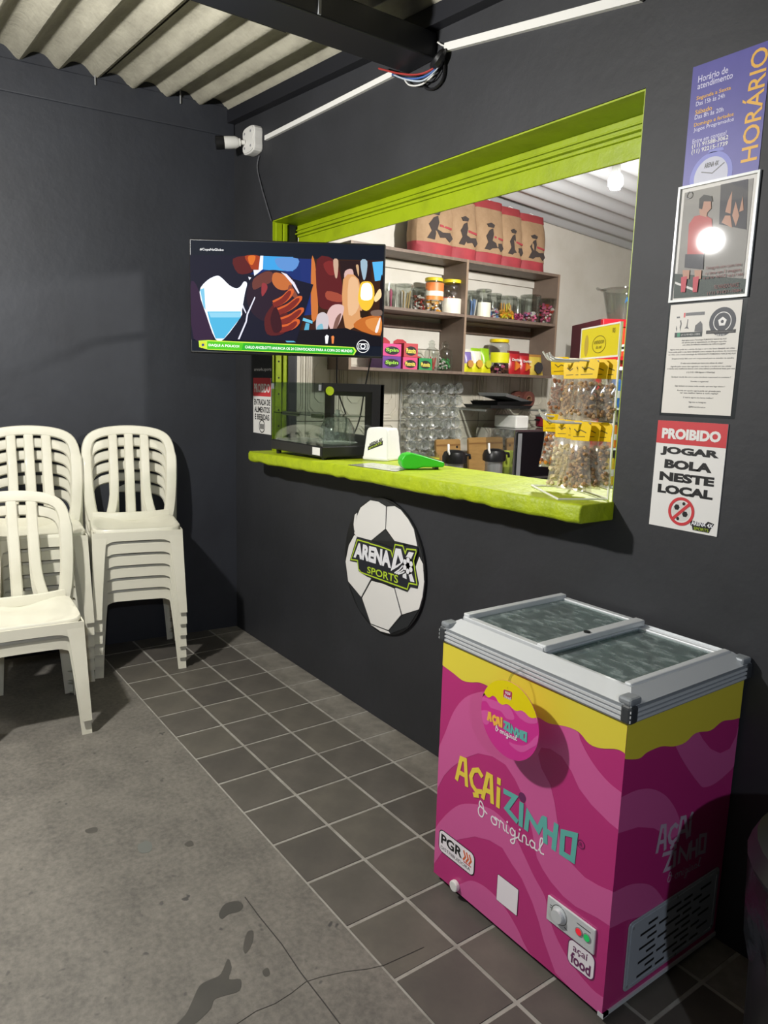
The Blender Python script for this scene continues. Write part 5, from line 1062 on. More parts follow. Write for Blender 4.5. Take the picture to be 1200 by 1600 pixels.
# ---- paper sacks of charcoal on top
M_sack = mat('brown kraft paper', 'a08466', 0.8, noise=(9, '8d7154', 0.4, 0.75), bump=(14, 0.6)); M_sackr = mat('red sack band', 'a03840', 0.7, noise=(9, '882e36', 0.4, 0.7)); M_sackw = mat('dark red sack band', '96383c', 0.7)
M_sackk = mat('dark sack print', '3a3230', 0.8)
sacks = [(651, 714, 'leftmost brown charcoal sack, partly behind the green lintel'), (706, 751, 'second brown charcoal sack from the left'), (746, 792, 'middle brown charcoal sack of the row'), (786, 822, 'second brown charcoal sack from the right'), (817, 857, 'rightmost brown charcoal sack at the shelf end')]
def shifted_sack(i, px0, px1, lab):
    X = .17; y0, y1 = ypx(px0, .25, 400), ypx(px1, .25, 400); w_ = (y1 - y0); c = (y0 + y1) / 2; h = (.43, .425, .415, .40, .385)[i]
    F = Frame((X, c, SZ1 + .001), (0, 1, 0)); o = thing('charcoal_sack', lab, 'sack', F.O, 0, 'charcoal sacks on the shelf unit'); rnd = random.Random(i)
    b = MB(); n = 16; rows_ = [0, .02, .1, .16, .17, .3, .45, .6, .75, .86, .87, .94, 1.0]; vs = []; K = 20
    for t in rows_:
        fl = 1 - .75 * max(0, (t - .55) / .45) ** 1.2; jig = rnd.uniform(-.006, .006)
        for k in range(K):
            a = 2 * math.pi * k / K; cc, ss = math.cos(a), math.sin(a); e = 3.2; r = 1 / (abs(cc) ** e + abs(ss) ** e) ** (1 / e)
            vs.append(F.p(w_ * .5 * r * cc * (1 - .04 * t) + jig + .02 * (t if i else 0) * (-1) ** i * .3, h * t, .075 * r * ss * fl + rnd.uniform(-.003, .003)))
    fs = []; ms = []
    for q in range(len(rows_) - 1):
        for k in range(K): fs.append((q * K + k, q * K + (k + 1) % K, (q + 1) * K + (k + 1) % K, (q + 1) * K + k)); ms.append(1 if rows_[q] < .165 else (2 if rows_[q] >= .86 else 0))
    fs += [list(range(K - 1, -1, -1)), list(range((len(rows_) - 1) * K, len(rows_) * K))]; ms += [1, 2]
    b.v = vs; b.f = [list(f) for f in fs]; b.m = ms; part('sack', b, [M_sack, M_sackr, M_sackw], o, smooth=True)
    # printed emblem
    for pts, m in (([(-.035, .20), (-.02, .30), (-.03, .38), (-.015, .47), (.0, .50), (.005, .42), (.0, .33), (.02, .30), (.045, .31), (.055, .24), (.045, .19), (.03, .24), (.0, .22), (-.01, .19)], M_sackk), ([(-.02, .51), (-.028, .55), (-.01, .575), (.008, .55), (.004, .51)], M_sackk), ([(.008, .40), (.05, .375), (.05, .35), (.008, .37)], M_sackr)):
        q = [(x * 1.2 * w_ / .17, y * 1.1 * h + .0) for x, y in pts]; b = MB(F); b.poly(q, .066, .0755); part('print_patch', b, m, o)
    b = MB(F); b.tube([F.p(-.01, h, 0), F.p(0, h + .012, .004), F.p(.02, h + .004, .01), F.p(.03, h + .016, 0)], .003, 5); part('tie_string', b, M_paper, o)
for i, (a, e, lab) in enumerate(sacks): shifted_sack(i, a, e, lab)
b = MB(); b.box(.05, ypx(643, .1, 380), SZ1 + .001, .11, ypx(652, .1, 380), SZ1 + .26); put(part('grey_board', b, M_grey), 'grey board standing left of the charcoal sacks', 'board')
# ---- wire rack of glasses on the panelled wall
gr_ = thing('glass_rack', 'wire rack on the panelled wall holding rows of glasses', 'rack', (KX, 1.4, .98)); GY = [1.215 + .094 * k for k in range(5)]; GZ = [.99 + .077 * k for k in range(7)]
for z in GZ:
    b = MB(); b.tube([(KX + .03, 1.165, z - .036), (KX + .03, 1.645, z - .036)], .0022, 6); part('rail', b, M_steel, gr_)
    b = MB(); b.tube([(KX + .085, 1.165, z - .036), (KX + .085, 1.645, z - .036)], .0022, 6); part('rail', b, M_steel, gr_)
for y in (1.165, 1.645):
    b = MB(); b.tube([(KX + .03, y, .95), (KX + .03, y, 1.49)], .003, 6); part('post', b, M_steel, gr_)
b = MB(); b.lathe([(.012, 0), (.014, .01), (.014, .03), (.032, .05), (.036, .085), (.038, .11), (.036, .11), (.033, .085), (.029, .052), (.0, .04)], 14); 
rows_n = ['bottom', 'second', 'third', 'fourth', 'fifth', 'sixth', 'top']; g0 = None
M_gl = glass('goblet glass', 'f2f5f3', 2.6, 0.08, frost=('ffffff', 30, .35, .65, .06, .30))
for r_ in range(7):
    for k in range(5):
        if g0 is None: g0 = part('goblet', b, M_gl, smooth=True); o = g0
        else: o = g0.copy(); C.objects.link(o)
        o.location = (KX + .012, GY[k] + random.uniform(-.004, .004), GZ[r_] + .004); o.rotation_euler = (random.uniform(-.2, .2), math.radians(82) + random.uniform(-.06, .06), random.uniform(-.25, .1))
        put(o, 'clear glass goblet, %s from the left in the %s row of the wall rack' % (('first', 'second', 'third', 'fourth', 'fifth')[k], rows_n[r_]), 'glass', 'goblets in the %s row of the rack' % rows_n[r_])
# ---- worktop appliances
mw = thing('microwave', 'silver microwave oven with black door on the worktop', 'microwave', (.25, 2.05, .85)); MY0, MY1, MX = 1.845, 2.275, .45
b = MB(); b.box(.06, MY0, .858, MX, MY1, 1.205); part('casing', b, mat('polished steel', 'c4c5c4', 0.07, 0.92), mw, bevel=.004)
MF = Frame((MX, 0, 0), (0, 1, 0)); b = MB(MF); b.fbox(MY0 + .02, .875, 0, MY1 - .075, 1.19, .012); part('door', b, mat('dark oven glass', '15171a', 0.12), mw, bevel=.004)
b = MB(MF); b.fbox(MY0 + .022, .885, .012, MY0 + .06, 1.18, .013); part('door_trim', b, M_grey, mw)
b = MB(MF); b.fbox(MY1 - .07, .875, 0, MY1 - .01, 1.19, .006); part('control_panel', b, M_blackp, mw)
b = MB(MF); b.disc(MY1 - .04, .93, .016, .006, .02, k=14); part('dial', b, M_grey, mw)
for y in (MY0 + .04, MY1 - .04): b = MB(); b.lathe([(.012, 0), (.012, .009)], 8, (.40, y, .85)); part('foot', b, M_blackp, mw)
b = MB(); b.box(.12, ypx(800, .3, 656), 1.2055, .34, ypx(820, .3, 656), 1.295); put(part('white_box', b, M_white, bevel=.01), 'plain white box standing on the microwave', 'box')
pt = thing('cooking_pot', 'dark red pot with glass lid on the microwave', 'pot', (.27, 2.24, 1.206)); c = (.27, ypx(856, .27, 650), 1.206)
pt.location = c; ROOTM[pt.name] = Matrix.Translation(c)
b = MB(); b.lathe([(.07, 0), (.085, .01), (.09, .08), (.088, .08), (.07, .02)], 24, c); part('pot_body', b, mat('dark red enamel', '7c2230', 0.25), pt, smooth=True)
b = MB(); b.lathe([(.092, .08), (.092, .088), (.06, .1), (.012, .106), (.012, .118), (.0, .122)], 24, c); part('lid', b, M_steel, pt, smooth=True)
for s_ in (-1, 1): b = MB(); b.tube([(c[0], c[1] + s_ * .085, 1.262), (c[0] + .02, c[1] + s_ * .112, 1.262), (c[0] - .02, c[1] + s_ * .112, 1.262), (c[0] - .0, c[1] + s_ * .085, 1.262)], .006, 6); part('handle', b, M_blackp, pt)
# glass wall shelf with black trays and tape rolls
gs = thing('glass_shelf', 'narrow glass wall shelf above the microwave', 'shelf', (KX, 2.0, 1.335)); b = MB(); b.box(KX + .012, 1.64, 1.337, .36, 2.38, 1.343); part('pane', b, M_clear, gs)
for y in (1.70, 2.32): b = MB(); b.box(KX + .008, y, 1.322, .30, y + .012, 1.337); part('bracket', b, M_steel, gs)
def tray(X0, y0, X1, y1, z0, h, rx, rz_, m, lab):
    o = thing('baking_tray', lab, 'tray', ((X0 + X1) / 2, (y0 + y1) / 2, z0)); R_ = Matrix.Translation(o.location) @ Matrix.Rotation(rz_, 4, 'Z') @ Matrix.Rotation(rx, 4, 'X'); a = (X1 - X0) / 2; c_ = (y1 - y0) / 2
    b = MB(); vs = [R_ @ Vector(v) for v in ((-a * .9, -c_ * .92, 0), (a * .9, -c_ * .92, 0), (a * .9, c_ * .92, 0), (-a * .9, c_ * .92, 0), (-a, -c_, h), (a, -c_, h), (a, c_, h), (-a, c_, h), (-a * .85, -c_ * .88, .004), (a * .85, -c_ * .88, .004), (a * .85, c_ * .88, .004), (-a * .85, c_ * .88, .004))]
    b.add(vs, [(3, 2, 1, 0), (0, 1, 5, 4), (1, 2, 6, 5), (2, 3, 7, 6), (3, 0, 4, 7), (4, 5, 9, 8), (5, 6, 10, 9), (6, 7, 11, 10), (7, 4, 8, 11), (8, 9, 10, 11)]); part('pan', b, m, o)
yA = ypx(760, .3, 640); yB = ypx(826, .3, 640)
tray(.06, yA, .34, yB, 1.344, .022, 0, .0, mat('dark tray', '3c3d3d', 0.35, 0.4), 'dark grey tray, lowest on the glass shelf'); tray(.08, yA + .04, .33, yB + .02, 1.368, .026, .02, .1, mat('black tray', '202122', 0.35), 'black tray lying on the grey one')
tray(.08, yA + .10, .32, yB + .0, 1.405, .02, -.16, .22, mat('silver tray', 'a9abab', 0.3, 0.4), 'tilted silver rimmed tray on top of the pile')
def roll(px, z, X, lab):
    c_ = Vector((X, ypx(px, X, 617), z)); b = MB(); M_ = Matrix.Translation(c_) @ Matrix.Rotation(math.radians(90), 4, 'Y')
    o = thing('tape_roll', lab, 'tape roll', c_ - Vector((0, 0, .062))); b.lathe([(.03, -.02), (.062, -.02), (.062, .02), (.03, .02), (.03, -.02)], 28, (0, 0, 0), M=M_); part('tape', b, mat('brown tape', '6b4038', 0.35), o, smooth=True)
    b = MB(); b.lathe([(.024, -.021), (.03, -.021), (.03, .021), (.024, .021), (.024, -.021)], 20, (0, 0, 0), M=M_); part('core', b, mat('cardboard', '8f6a50', 0.8), o)
roll(808, 1.405, .075, 'brown tape roll standing behind the trays, left one'); roll(824, 1.405, .13, 'brown tape roll standing behind the trays, right one')
M_board = mat('bamboo board', 'b18a52', 0.55, noise=(6, '9c7642', 0.4, 0.7, (1, 1, 6)))
def cboard(px0, px1, ztop_, X, lab, lean=.10):
    y0, y1 = ypx(px0, X, 700), ypx(px1, X, 700); F = Frame((X, (y0 + y1) / 2, .851), (0, 1, 0), (-lean, 0, 1)); w_ = (y1 - y0) / 2; h = ztop_ - .851
    o = thing('cutting_board', lab, 'cutting board', F.O); b = MB(F); b.poly(rrect(-w_, 0, w_, h, .02), 0, .018); part('board', b, M_board, o)
    for v_ in (h * .83,): b = MB(F); b.fbox(-w_ * .98, v_, .018, w_ * .98, v_ + .012, .019); part('batten', b, mat('dark bamboo', '8a6335', 0.6), o)
    b = MB(F); b.disc(w_ * .7, h * .8, .009, .018, .0195, k=10); part('hang_hole', b, M_blackp, o)
cboard(682, 720, 1.125, .16, 'bamboo cutting board behind the left canister'); cboard(733, 768, 1.135, .18, 'bamboo cutting board behind the right canister')
def canister(px, lab):
    X = .42; y = ypx(px, X, 715); c_ = (X, y, .85); o = thing('thermos', lab, 'thermos', c_)
    b = MB(); b.lathe([(.058, 0), (.06, .004), (.06, .145), (.05, .155)], 24, c_); part('steel_body', b, M_steel, o, smooth=True)
    b = MB(); b.lathe([(.064, .142), (.078, .15), (.080, .185), (.068, .215), (.035, .228), (.0, .23)], 24, c_); part('black_top', b, M_blackp, o, smooth=True)
    b = MB(); b.tube([(X + .03, y - .05, 1.02), (X + .02, y - .07, 1.07), (X + .0, y - .055, 1.115)], .008, 8); part('white_lever', b, M_white, o, smooth=True)
    b = MB(); b.tube([(X + .02, y + .07, 1.05), (X + .035, y + .10, 1.045), (X + .035, y + .105, 1.02)], .010, 8); part('spout', b, M_blackp, o, smooth=True)
canister(710, 'steel thermos with domed black top, left of the pair'); canister(772, 'steel thermos with domed black top, right of the pair')
c_ = (.40, ypx(675, .40, 705), .85); lb_ = thing('squeeze_bottle', 'clear bottle with a yellow band behind the card reader', 'bottle', c_)
b = MB(); b.lathe([(.035, 0), (.05, .03), (.055, .14), (.045, .2), (.018, .23), (.014, .26)], 18, c_); part('bottle_body', b, M_plast, lb_, smooth=True); b = MB(); b.lathe([(.052, .12), (.0555, .13), (.050, .185), (.047, .185)], 18, c_); part('yellow_band', b, mat('yellow liquid', 'c8bf3a', 0.3), lb_, smooth=True)
c_ = (.40, ypx(792, .40, 700), .85); lb_ = thing('sponge_cup', 'small clear cup with a green sponge beside the right thermos', 'cup', c_)
b = MB(); b.lathe([(.03, 0), (.036, .1), (.034, .1), (.028, .006)], 16, c_); part('cup', b, M_plast, lb_, smooth=True); b = MB(); b.box(c_[0] - .02, c_[1] - .028, .87, c_[0] + .015, c_[1] + .028, 1.06); part('sponge', b, mat('green sponge', '9aa83a', 0.9), lb_, bevel=.006)
# ------------------------------------------------------------------ drinks fridge, standing at an angle
th_ = math.radians(149); P0 = Vector((.85, 2.18, 0)); back = Vector((math.cos(th_), math.sin(th_), 0)); FU = Vector((-back.y, back.x, 0)) * -1
RF = Frame(P0, FU)     # u along the front, v up, n out of the front
fr = thing('drinks_fridge', 'red glass door drinks fridge standing at an angle', 'fridge', RF.p(.31, 0, -.3), math.atan2(FU.y, FU.x)); FWD_, FD, FH = .62, .60, 1.945
M_frs = mat('maroon fridge side', '5f2030', 0.4); M_frr = mat('red fridge paint', 'c01f2c', 0.35); M_frw = mat('white fridge liner', 'e8ecee', 0.5)
b = MB(RF); b.fbox(0, .10, -FD, .03, FH, -.04); part('side_panel', b, M_frs, fr); b = MB(RF); b.fbox(FWD_ - .03, .10, -FD, FWD_, FH, -.04); part('side_panel', b, M_frs, fr)
b = MB(RF); b.fbox(.03, .10, -FD, FWD_ - .03, FH, -FD + .03); part('back_panel', b, M_frw, fr); b = MB(RF); b.fbox(0, .0, -FD, FWD_, .10, -.03); part('plinth', b, M_blackp, fr)
b = MB(RF); b.fbox(.03, FH - .30, -FD + .03, FWD_ - .03, FH, -.04); part('top_housing', b, M_frr, fr); b = MB(RF); b.fbox(0, FH - .05, -.04, FWD_, FH, .004); part('cap', b, M_frr, fr, bevel=.006)
b = MB(RF); b.fbox(.01, FH - .235, -.04, FWD_ - .01, FH - .055, .002); hd = part('header', b, mat('orange red header', 'e0452a', 0.35), fr)
b = MB(RF); b.poly([(.012, FH - .185), (FWD_ - .012, FH - .075), (FWD_ - .012, FH - .115), (.012, FH - .228)], .002, .003); part('white_stripe', b, M_paper, hd); b = MB(RF); b.poly([(.012, FH - .198), (FWD_ - .012, FH - .088), (FWD_ - .012, FH - .103), (.012, FH - .215)], .003, .0036); part('dark_stripe', b, M_kprint, hd)
b = MB(RF); b.stroke([(-.0, .12), (FWD_, .12), (FWD_, FH - .24), (0, FH - .24)], .04, -.035, .0, closed=True); dr_ = part('door_frame', b, M_frr, fr)
b = MB(RF); b.fbox(.02, .14, -.02, FWD_ - .02, FH - .26, -.016); part('door_glass', b, M_clear, dr_)
b = MB(RF); b.fbox(.05, FH - .32, -.08, FWD_ - .05, FH - .302, -.06); part('light_strip', b, mat('fridge light', 'f4f8ff', 0.4, emit=6.0), fr)
SHV = [.25, .55, .83, 1.09, 1.36]
for z in SHV: b = MB(RF); b.fbox(.03, z, -FD + .03, FWD_ - .03, z + .012, -.06); part('shelf', b, M_frw, fr)
cans = [('c0202c', 'red'), ('e2801e', 'orange'), ('2f6fc0', 'blue'), ('e8e8e6', 'white'), ('d8b82a', 'yellow'), ('2f8a4a', 'green')]
pos = ['leftmost', 'second', 'third', 'fourth', 'fifth', 'sixth']; shn = ['bottom', 'second', 'third', 'fourth', 'top']
pat = [[0, 0, 0, 0, 0, 0], [0, 3, 0, 3, 0, 3], [1, 4, 1, 4, 5, 5], [0, 1, 1, 1, 3, 1], [3, 2, 3, 2, 2, 3]]
for si, z in enumerate(SHV):
    for k in range(6):
        c_ = RF.p(.075 + .094 * k, z + .0125, -.115); col, cn = cans[pat[si][k]]; h = .155 if si not in (4, 2) else .19
        o = thing('drink_can', '%s drink can, %s on the %s fridge shelf' % (cn, pos[k], shn[si]), 'can', c_, 0, 'cans on the %s fridge shelf' % shn[si])
        b = MB(); b.lathe([(.026, 0), (.033, .008), (.033, h - .014), (.026, h)], 14, c_); part('can_body', b, mat('%s can' % cn, col, 0.3), o, smooth=True)
        b = MB(); b.lathe([(.026, h), (.027, h + .003), (.024, h + .003), (.0, h + .001)], 14, c_); part('can_lid', b, M_steel, o)
        b = MB(); b.lathe([(.0335, h * .35), (.0335, h * .6)], 14, c_); part('can_band', b, M_paper if cn != 'white' else mat('blue can', '2f6fc0', 0.3), o)
# clear tub on the fridge
tc2 = RF.p(.22, FH, -.2); tb2 = thing('plastic_tub', 'clear plastic ice tub with blue lettering on the fridge', 'tub', tc2)
b = MB(); b.lathe([(.10, .001), (.105, .006), (.15, .20), (.165, .205), (.165, .212), (.147, .208), (.10, .012), (.0, .010)], 26, tc2); part('tub_body', b, M_plast, tb2, smooth=True)
TFm = Frame(tc2 + RF.N * .14 - RF.U * .0, FU); lettering('ABSOLUT', TFm, (-.06, .11, .10, .15), mat('blue lettering', '2f6fa8', 0.5), tb2, n=.0, bold=.03)
b = MB(TFm); b.fbox(-.03, .165, -.004, .07, .185, 0); part('tub_label', b, M_kprint, tb2)
b = MB(); b.tube(smoothc([tc2 + RF.U * -.15 + Vector((0, 0, .2)), tc2 + RF.U * -.2 + Vector((0, 0, .215)), tc2 + RF.U * -.2 + RF.N * .03 + Vector((0, 0, .2)), tc2 + RF.U * -.15 + RF.N * .03 + Vector((0, 0, .2))], 4), .006, 8); part('handle', b, M_plast, tb2, smooth=True)
# ------------------------------------------------------------------ things on the counter
# heated pastry case
pcX0, pcX1, pcY0, pcY1 = .642, 1.145, -.10, .235; zc0 = ztop(.62) + .0; zc1 = 1.478
pc = thing('pastry_case', 'black and glass countertop pastry case', 'display case', (.9, .07, ztop(.7)))
b = MB(); b.box(pcX0, pcY0, 1.142, pcX1, pcY1, 1.192); part('base', b, M_blackp, pc, bevel=.004)
for x in (pcX0 + .03, pcX1 - .03):
    for y in (pcY0 + .03, pcY1 - .03): b = MB(); b.lathe([(.012, 0), (.014, 1.143 - ztop(x))], 10, (x, y, ztop(x))); part('foot', b, M_blackp, pc)
def pane(x0, y0, z0, x1, y1, z1, nm='glass_pane'): b = MB(); b.box(x0, y0, z0, x1, y1, z1); return part(nm, b, glass('case glass', 'e2e8e3', 1.2, 0.02), pc)
pane(pcX0, pcY0 + .004, 1.192, pcX1, pcY0 + .008, zc1 - .004); pane(pcX0, pcY0 + .008, 1.192, pcX0 + .004, pcY1 - .02, zc1 - .004); pane(pcX1 - .005, pcY0 + .008, 1.192, pcX1 - .001, pcY1 - .03, zc1 - .004); pane(pcX0, pcY0, zc1 - .004, pcX1, pcY1, zc1, 'glass_top')
b = MB(); F = Frame((0, pcY1, 0), (1, 0, 0)); b.F = F; b.stroke([(pcX0 + .03, 1.20), (pcX1 - .03, 1.20), (pcX1 - .03, zc1 - .03), (pcX0 + .03, zc1 - .03)], .06, -.004, .02, closed=True); part('rear_frame', b, M_blackp, pc)
F = Frame((pcX1, 0, 0), (0, 1, 0)); b = MB(F); b.stroke([(pcY0 + .012, zc1 - .018), (pcY1 - .035, zc1 - .018), (pcY1 - .035, 1.20)], .036, -.012, .0); part('side_frame', b, M_blackp, pc); b = MB(F); b.fbox(pcY1 - .065, 1.192, -.014, pcY1, zc1 - .004, 0.0); part('side_post', b, M_blackp, pc)
b = MB(); b.box(pcX1 - .08, pcY1 - .05, 1.192, pcX1 - .02, pcY1 - .02, zc1 - .01); part('rear_post', b, M_blackp, pc)
for y, z in ((pcY0 + .03, zc1 - .035), ): b = MB(F); b.disc(y + .005, z, .02, 0, .006, k=18); part('hinge_knob', b, M_green, pc)
b = MB(); b.box(pcX0 + .01, pcY0 + .01, 1.325, pcX1 - .01, pcY1 - .07, 1.329); part('inner_shelf', b, glass('shelf glass', 'b9c4ba', 1.2, .04), pc)
for x in (pcX0 + .1, pcX1 - .12): b = MB(); b.box(x, pcY0 + .01, 1.318, x + .16 if x < 1 else x + .10, pcY0 + .02, 1.336); part('shelf_rail', b, mat('olive steel', '6b7050', .4, .3), pc)
b = MB(); b.lathe([(.085, 0), (.088, .01), (.084, .07), (.06, .115), (.02, .135), (.012, .14), (.014, .155), (.0, .16)], 24, (pcX1 - .16, .08, 1.195)); part('cake_dome', b, M_gl, pc, smooth=True)
b = MB(); b.lathe([(.095, 0), (.1, .006), (.0, .006)], 24, (pcX1 - .16, .08, 1.192)); part('cake_plate', b, M_white, pc)
b = MB(); b.box(pcX0 + .02, pcY0 + .02, 1.192, pcX0 + .3, pcY0 + .2, 1.198); part('tray', b, M_steel, pc)
F = Frame((0, pcY0, 0), (1, 0, 0)); b = MB(F); b.fbox(pcX1 - .085, 1.150, 0, pcX1 - .018, 1.185, .0008); part('price_label', b, M_paper, pc)
for x in (pcX0 + .012, pcX1 - .03): b = MB(F); b.fbox(x, zc1 - .035, 0.0, x + .02, zc1 - .008, .004); part('corner_clip', b, M_steel, pc)
# white napkin dispenser
nd_c = Vector((1.238, .17, ztop(1.24))); nd = thing('napkin_dispenser', 'white napkin dispenser beside the pastry case', 'dispenser', nd_c, math.radians(24))
b = MB(); M_ = Matrix.Translation(nd_c) @ Matrix.Rotation(math.radians(24), 4, 'Z'); vs = []
for z, a, c_ in ((0, .062, .066), (.012, .066, .07), (.02, .062, .066), (.135, .052, .056), (.15, .046, .05)):
    vs += [M_ @ Vector((sx * c_, sy * a, z)) for sx, sy in ((-1, -1), (1, -1), (1, 1), (-1, 1))]
fs = [(i * 4 + k, i * 4 + (k + 1) % 4, i * 4 + 4 + (k + 1) % 4, i * 4 + 4 + k) for i in range(4) for k in range(4)] + [(3, 2, 1, 0), (16, 17, 18, 19)]
b.add(vs, fs); part('case', b, M_white, nd, bevel=.008, seg=3, smooth=True)
NFm = Frame(M_ @ Vector((.0, -.0625, 0)), M_.to_3x3() @ Vector((1, 0, 0)), M_.to_3x3() @ Vector((0, .085, 1))); b = MB(NFm); b.poly([(-.042, .045), (.035, .075), (.035, .095), (-.042, .062)], .0005, .002); lp = part('club_logo', b, M_kprint, nd)
warp('ARENA 4X', NFm, [(-.036, .078), (.032, .108), (.032, .094), (-.036, .064)], M_kprint, lp, .003, .03); warp('SPORTS', NFm, [(-.036, .058), (.03, .09), (.03, .08), (-.036, .05)], MATS['lime print'], lp, .0036, .01)
NF2 = Frame(M_ @ Vector((.0655, 0, 0)), M_.to_3x3() @ Vector((0, 1, 0)), M_.to_3x3() @ Vector((-.085, 0, 1))); b = MB(NF2); b.poly([(-.034, .03), (.034, .03), (.034, .09), (.02, .118), (-.02, .118), (-.034, .09)], -.001, .0018); part('napkin_slot', b, mat('cream slot', 'c9c9b4', .5), nd)
# green card reader
cr_c = Vector((1.675, .055, ztop(1.675))); cr = thing('card_reader', 'bright green card reader lying on the counter', 'card reader', cr_c, math.radians(66))
M_ = Matrix.Translation(cr_c) @ Matrix.Rotation(math.radians(66), 4, 'Z'); M_lime = mat('vivid green plastic', '35c02a', .35)
prof = [(-.078, .004), (-.090, .02), (-.092, .042), (-.078, .062), (-.052, .068), (.0, .056), (.085, .033), (.09, .024), (.085, .012), (0.0, .012), (-.03, .004)]; NP = len(prof)
b = MB(); b.add([M_ @ Vector((x, s_ * .037, z)) for s_ in (-1, 1) for x, z in prof], [list(range(NP - 1, -1, -1)), list(range(NP, 2 * NP))] + [(k, (k + 1) % NP, NP + (k + 1) % NP, NP + k) for k in range(NP)]); 
b.f = [f[::-1] for f in b.f]; part('reader_body', b, M_lime, cr, bevel=.006, seg=3, smooth=True)
b = MB(); b.add([M_ @ Vector(v) for v in ((.025, -.028, .049), (.08, -.028, .034), (.08, .028, .034), (.025, .028, .049), (.025, -.028, .0515), (.08, -.028, .0365), (.08, .028, .0365), (.025, .028, .0515))], [(0, 1, 2, 3), (7, 6, 5, 4), (0, 4, 5, 1), (1, 5, 6, 2), (2, 6, 7, 3), (3, 7, 4, 0)]); part('keypad', b, M_blackp, cr)
for sx in (-.06, .06): b = MB(); b.add([M_ @ Vector((sx + a, c_, z)) for z in (0, .0125) for a, c_ in ((-.008, -.02), (.008, -.02), (.008, .02), (-.008, .02))], [(3, 2, 1, 0), (4, 5, 6, 7), (0, 1, 5, 4), (1, 2, 6, 5), (2, 3, 7, 6), (3, 0, 4, 7)]); part('foot', b, M_blackp, cr)
# leaflet under plastic on the counter
ctrz = lambda x, y: (x, y, ztop(x) + .0012)
b = MB(); b.add([ctrz(1.40, -.125), ctrz(1.72, -.11), ctrz(1.63, .05), ctrz(1.36, .03)], [(0, 1, 2, 3)]); b.add([Vector(v) + Vector((0, 0, .0008)) for v in b.v], [(0, 1, 2, 3)])
put(part('leaflet', b, mat('grey leaflet', 'b6b8a8', .15, noise=(14, '8f9480', .4, .6))), 'glossy grey leaflet lying in front of the card reader', 'leaflet')
# snack rack of white wire
zr = ztop(2.5) + .002
A1, A2, A3, A4 = Vector((2.299, .038, zr)), Vector((2.564, -.13, zr)), Vector((2.632, .012, zr)), Vector((2.381, .146, zr))
sr = thing('snack_rack', 'white wire hook rack with a yellow header on the counter', 'rack', (2.47, .02, zr)); M_wire = mat('white wire', 'e6e4de', .35)
b = MB(); b.tube([A4, A1, A2, A3], .0035, 8, closed=True); part('base_wire', b, M_wire, sr)
for P_ in (A4, A3): b = MB(); b.tube([P_, P_ + Vector((0, 0, .52))], .0035, 8); part('upright', b, M_wire, sr)
ax = (A3 - A4).normalized(); RKF = Frame(A4, ax); WR = (A3 - A4).length; hn = RKF.N
for z in (.03, .225, .41): b = MB(); b.tube([RKF.p(0, z), RKF.p(WR, z)], .003, 6); part('cross_wire', b, M_wire, sr)
b = MB(RKF); b.fbox(.0, .425, -.003, WR, .52, .003); hd = part('header_card', b, mat('yellow header card', 'd8c81c', .4), sr)
b = MB(RKF); b.stroke([(0, .425), (WR, .425), (WR, .52), (0, .52)], .005, -.004, .0045, closed=True); part('header_frame', b, M_wire, sr)
b = MB(RKF); b.stroke([(WR * .5 + .05 * math.cos(t_ * .3142), .465 + .026 * math.sin(t_ * .3142)) for t_ in range(20)], .002, .003, .0036, closed=True); part('oval_outline', b, mat('brown print', '6a5a18', .5), hd)
lettering('AMENDOIM', RKF, (WR * .5 - .038, .466, WR * .5 + .038, .477), MATS['brown print'], hd, n=.0036); lettering('do sul', RKF, (WR * .5 - .02, .452, WR * .5 + .02, .462), MATS['brown print'], hd, n=.0036); lettering('R$', RKF, (WR - .05, .492, WR - .032, .508), MATS['brown print'], hd, n=.0036)
b = MB(RKF); b.disc(.045, .465, .016, .003, .0036, k=16, rv=.034); part('nut_drawing', b, mat('tan print', 'b39a3a', .5), hd)
M_tag = mat('yellow price tag', 'f0c80a', .4); M_bag = glass('bag film', 'f4f2ea', 1.6, .12, frost=('ece6da', 14, .35, .7, .10, .30))
nuts = {'peanut': [cm('peanut', 'cdaa7a'), cm('peanut dark', 'a9825a')], 'brown': [cm('coated nut', '8d5a42'), cm('coated nut pale', '9a6a4a')], 'pale': [cm('pale nut', 'e0d2ae'), cm('pale nut shade', 'cbb88c')], 'mix': [cm('mixed nut', 'b3926a'), cm('mixed nut dark', '8a6a4a')], 'orange': [cm('orange sweet ball', 'd68a2a'), cm('brown sweet ball', '8a4a2a'), whitec]}
hookL = .17
names = {}
def hook(u, z, L=hookL):
    b = MB(); b.tube(smoothc([RKF.p(u, z, 0), RKF.p(u, z, L * .5), RKF.p(u, z + .002, L - .02), RKF.p(u, z + .02, L)], 3), .0028, 6); part('hook', b, M_wire, sr, smooth=True)
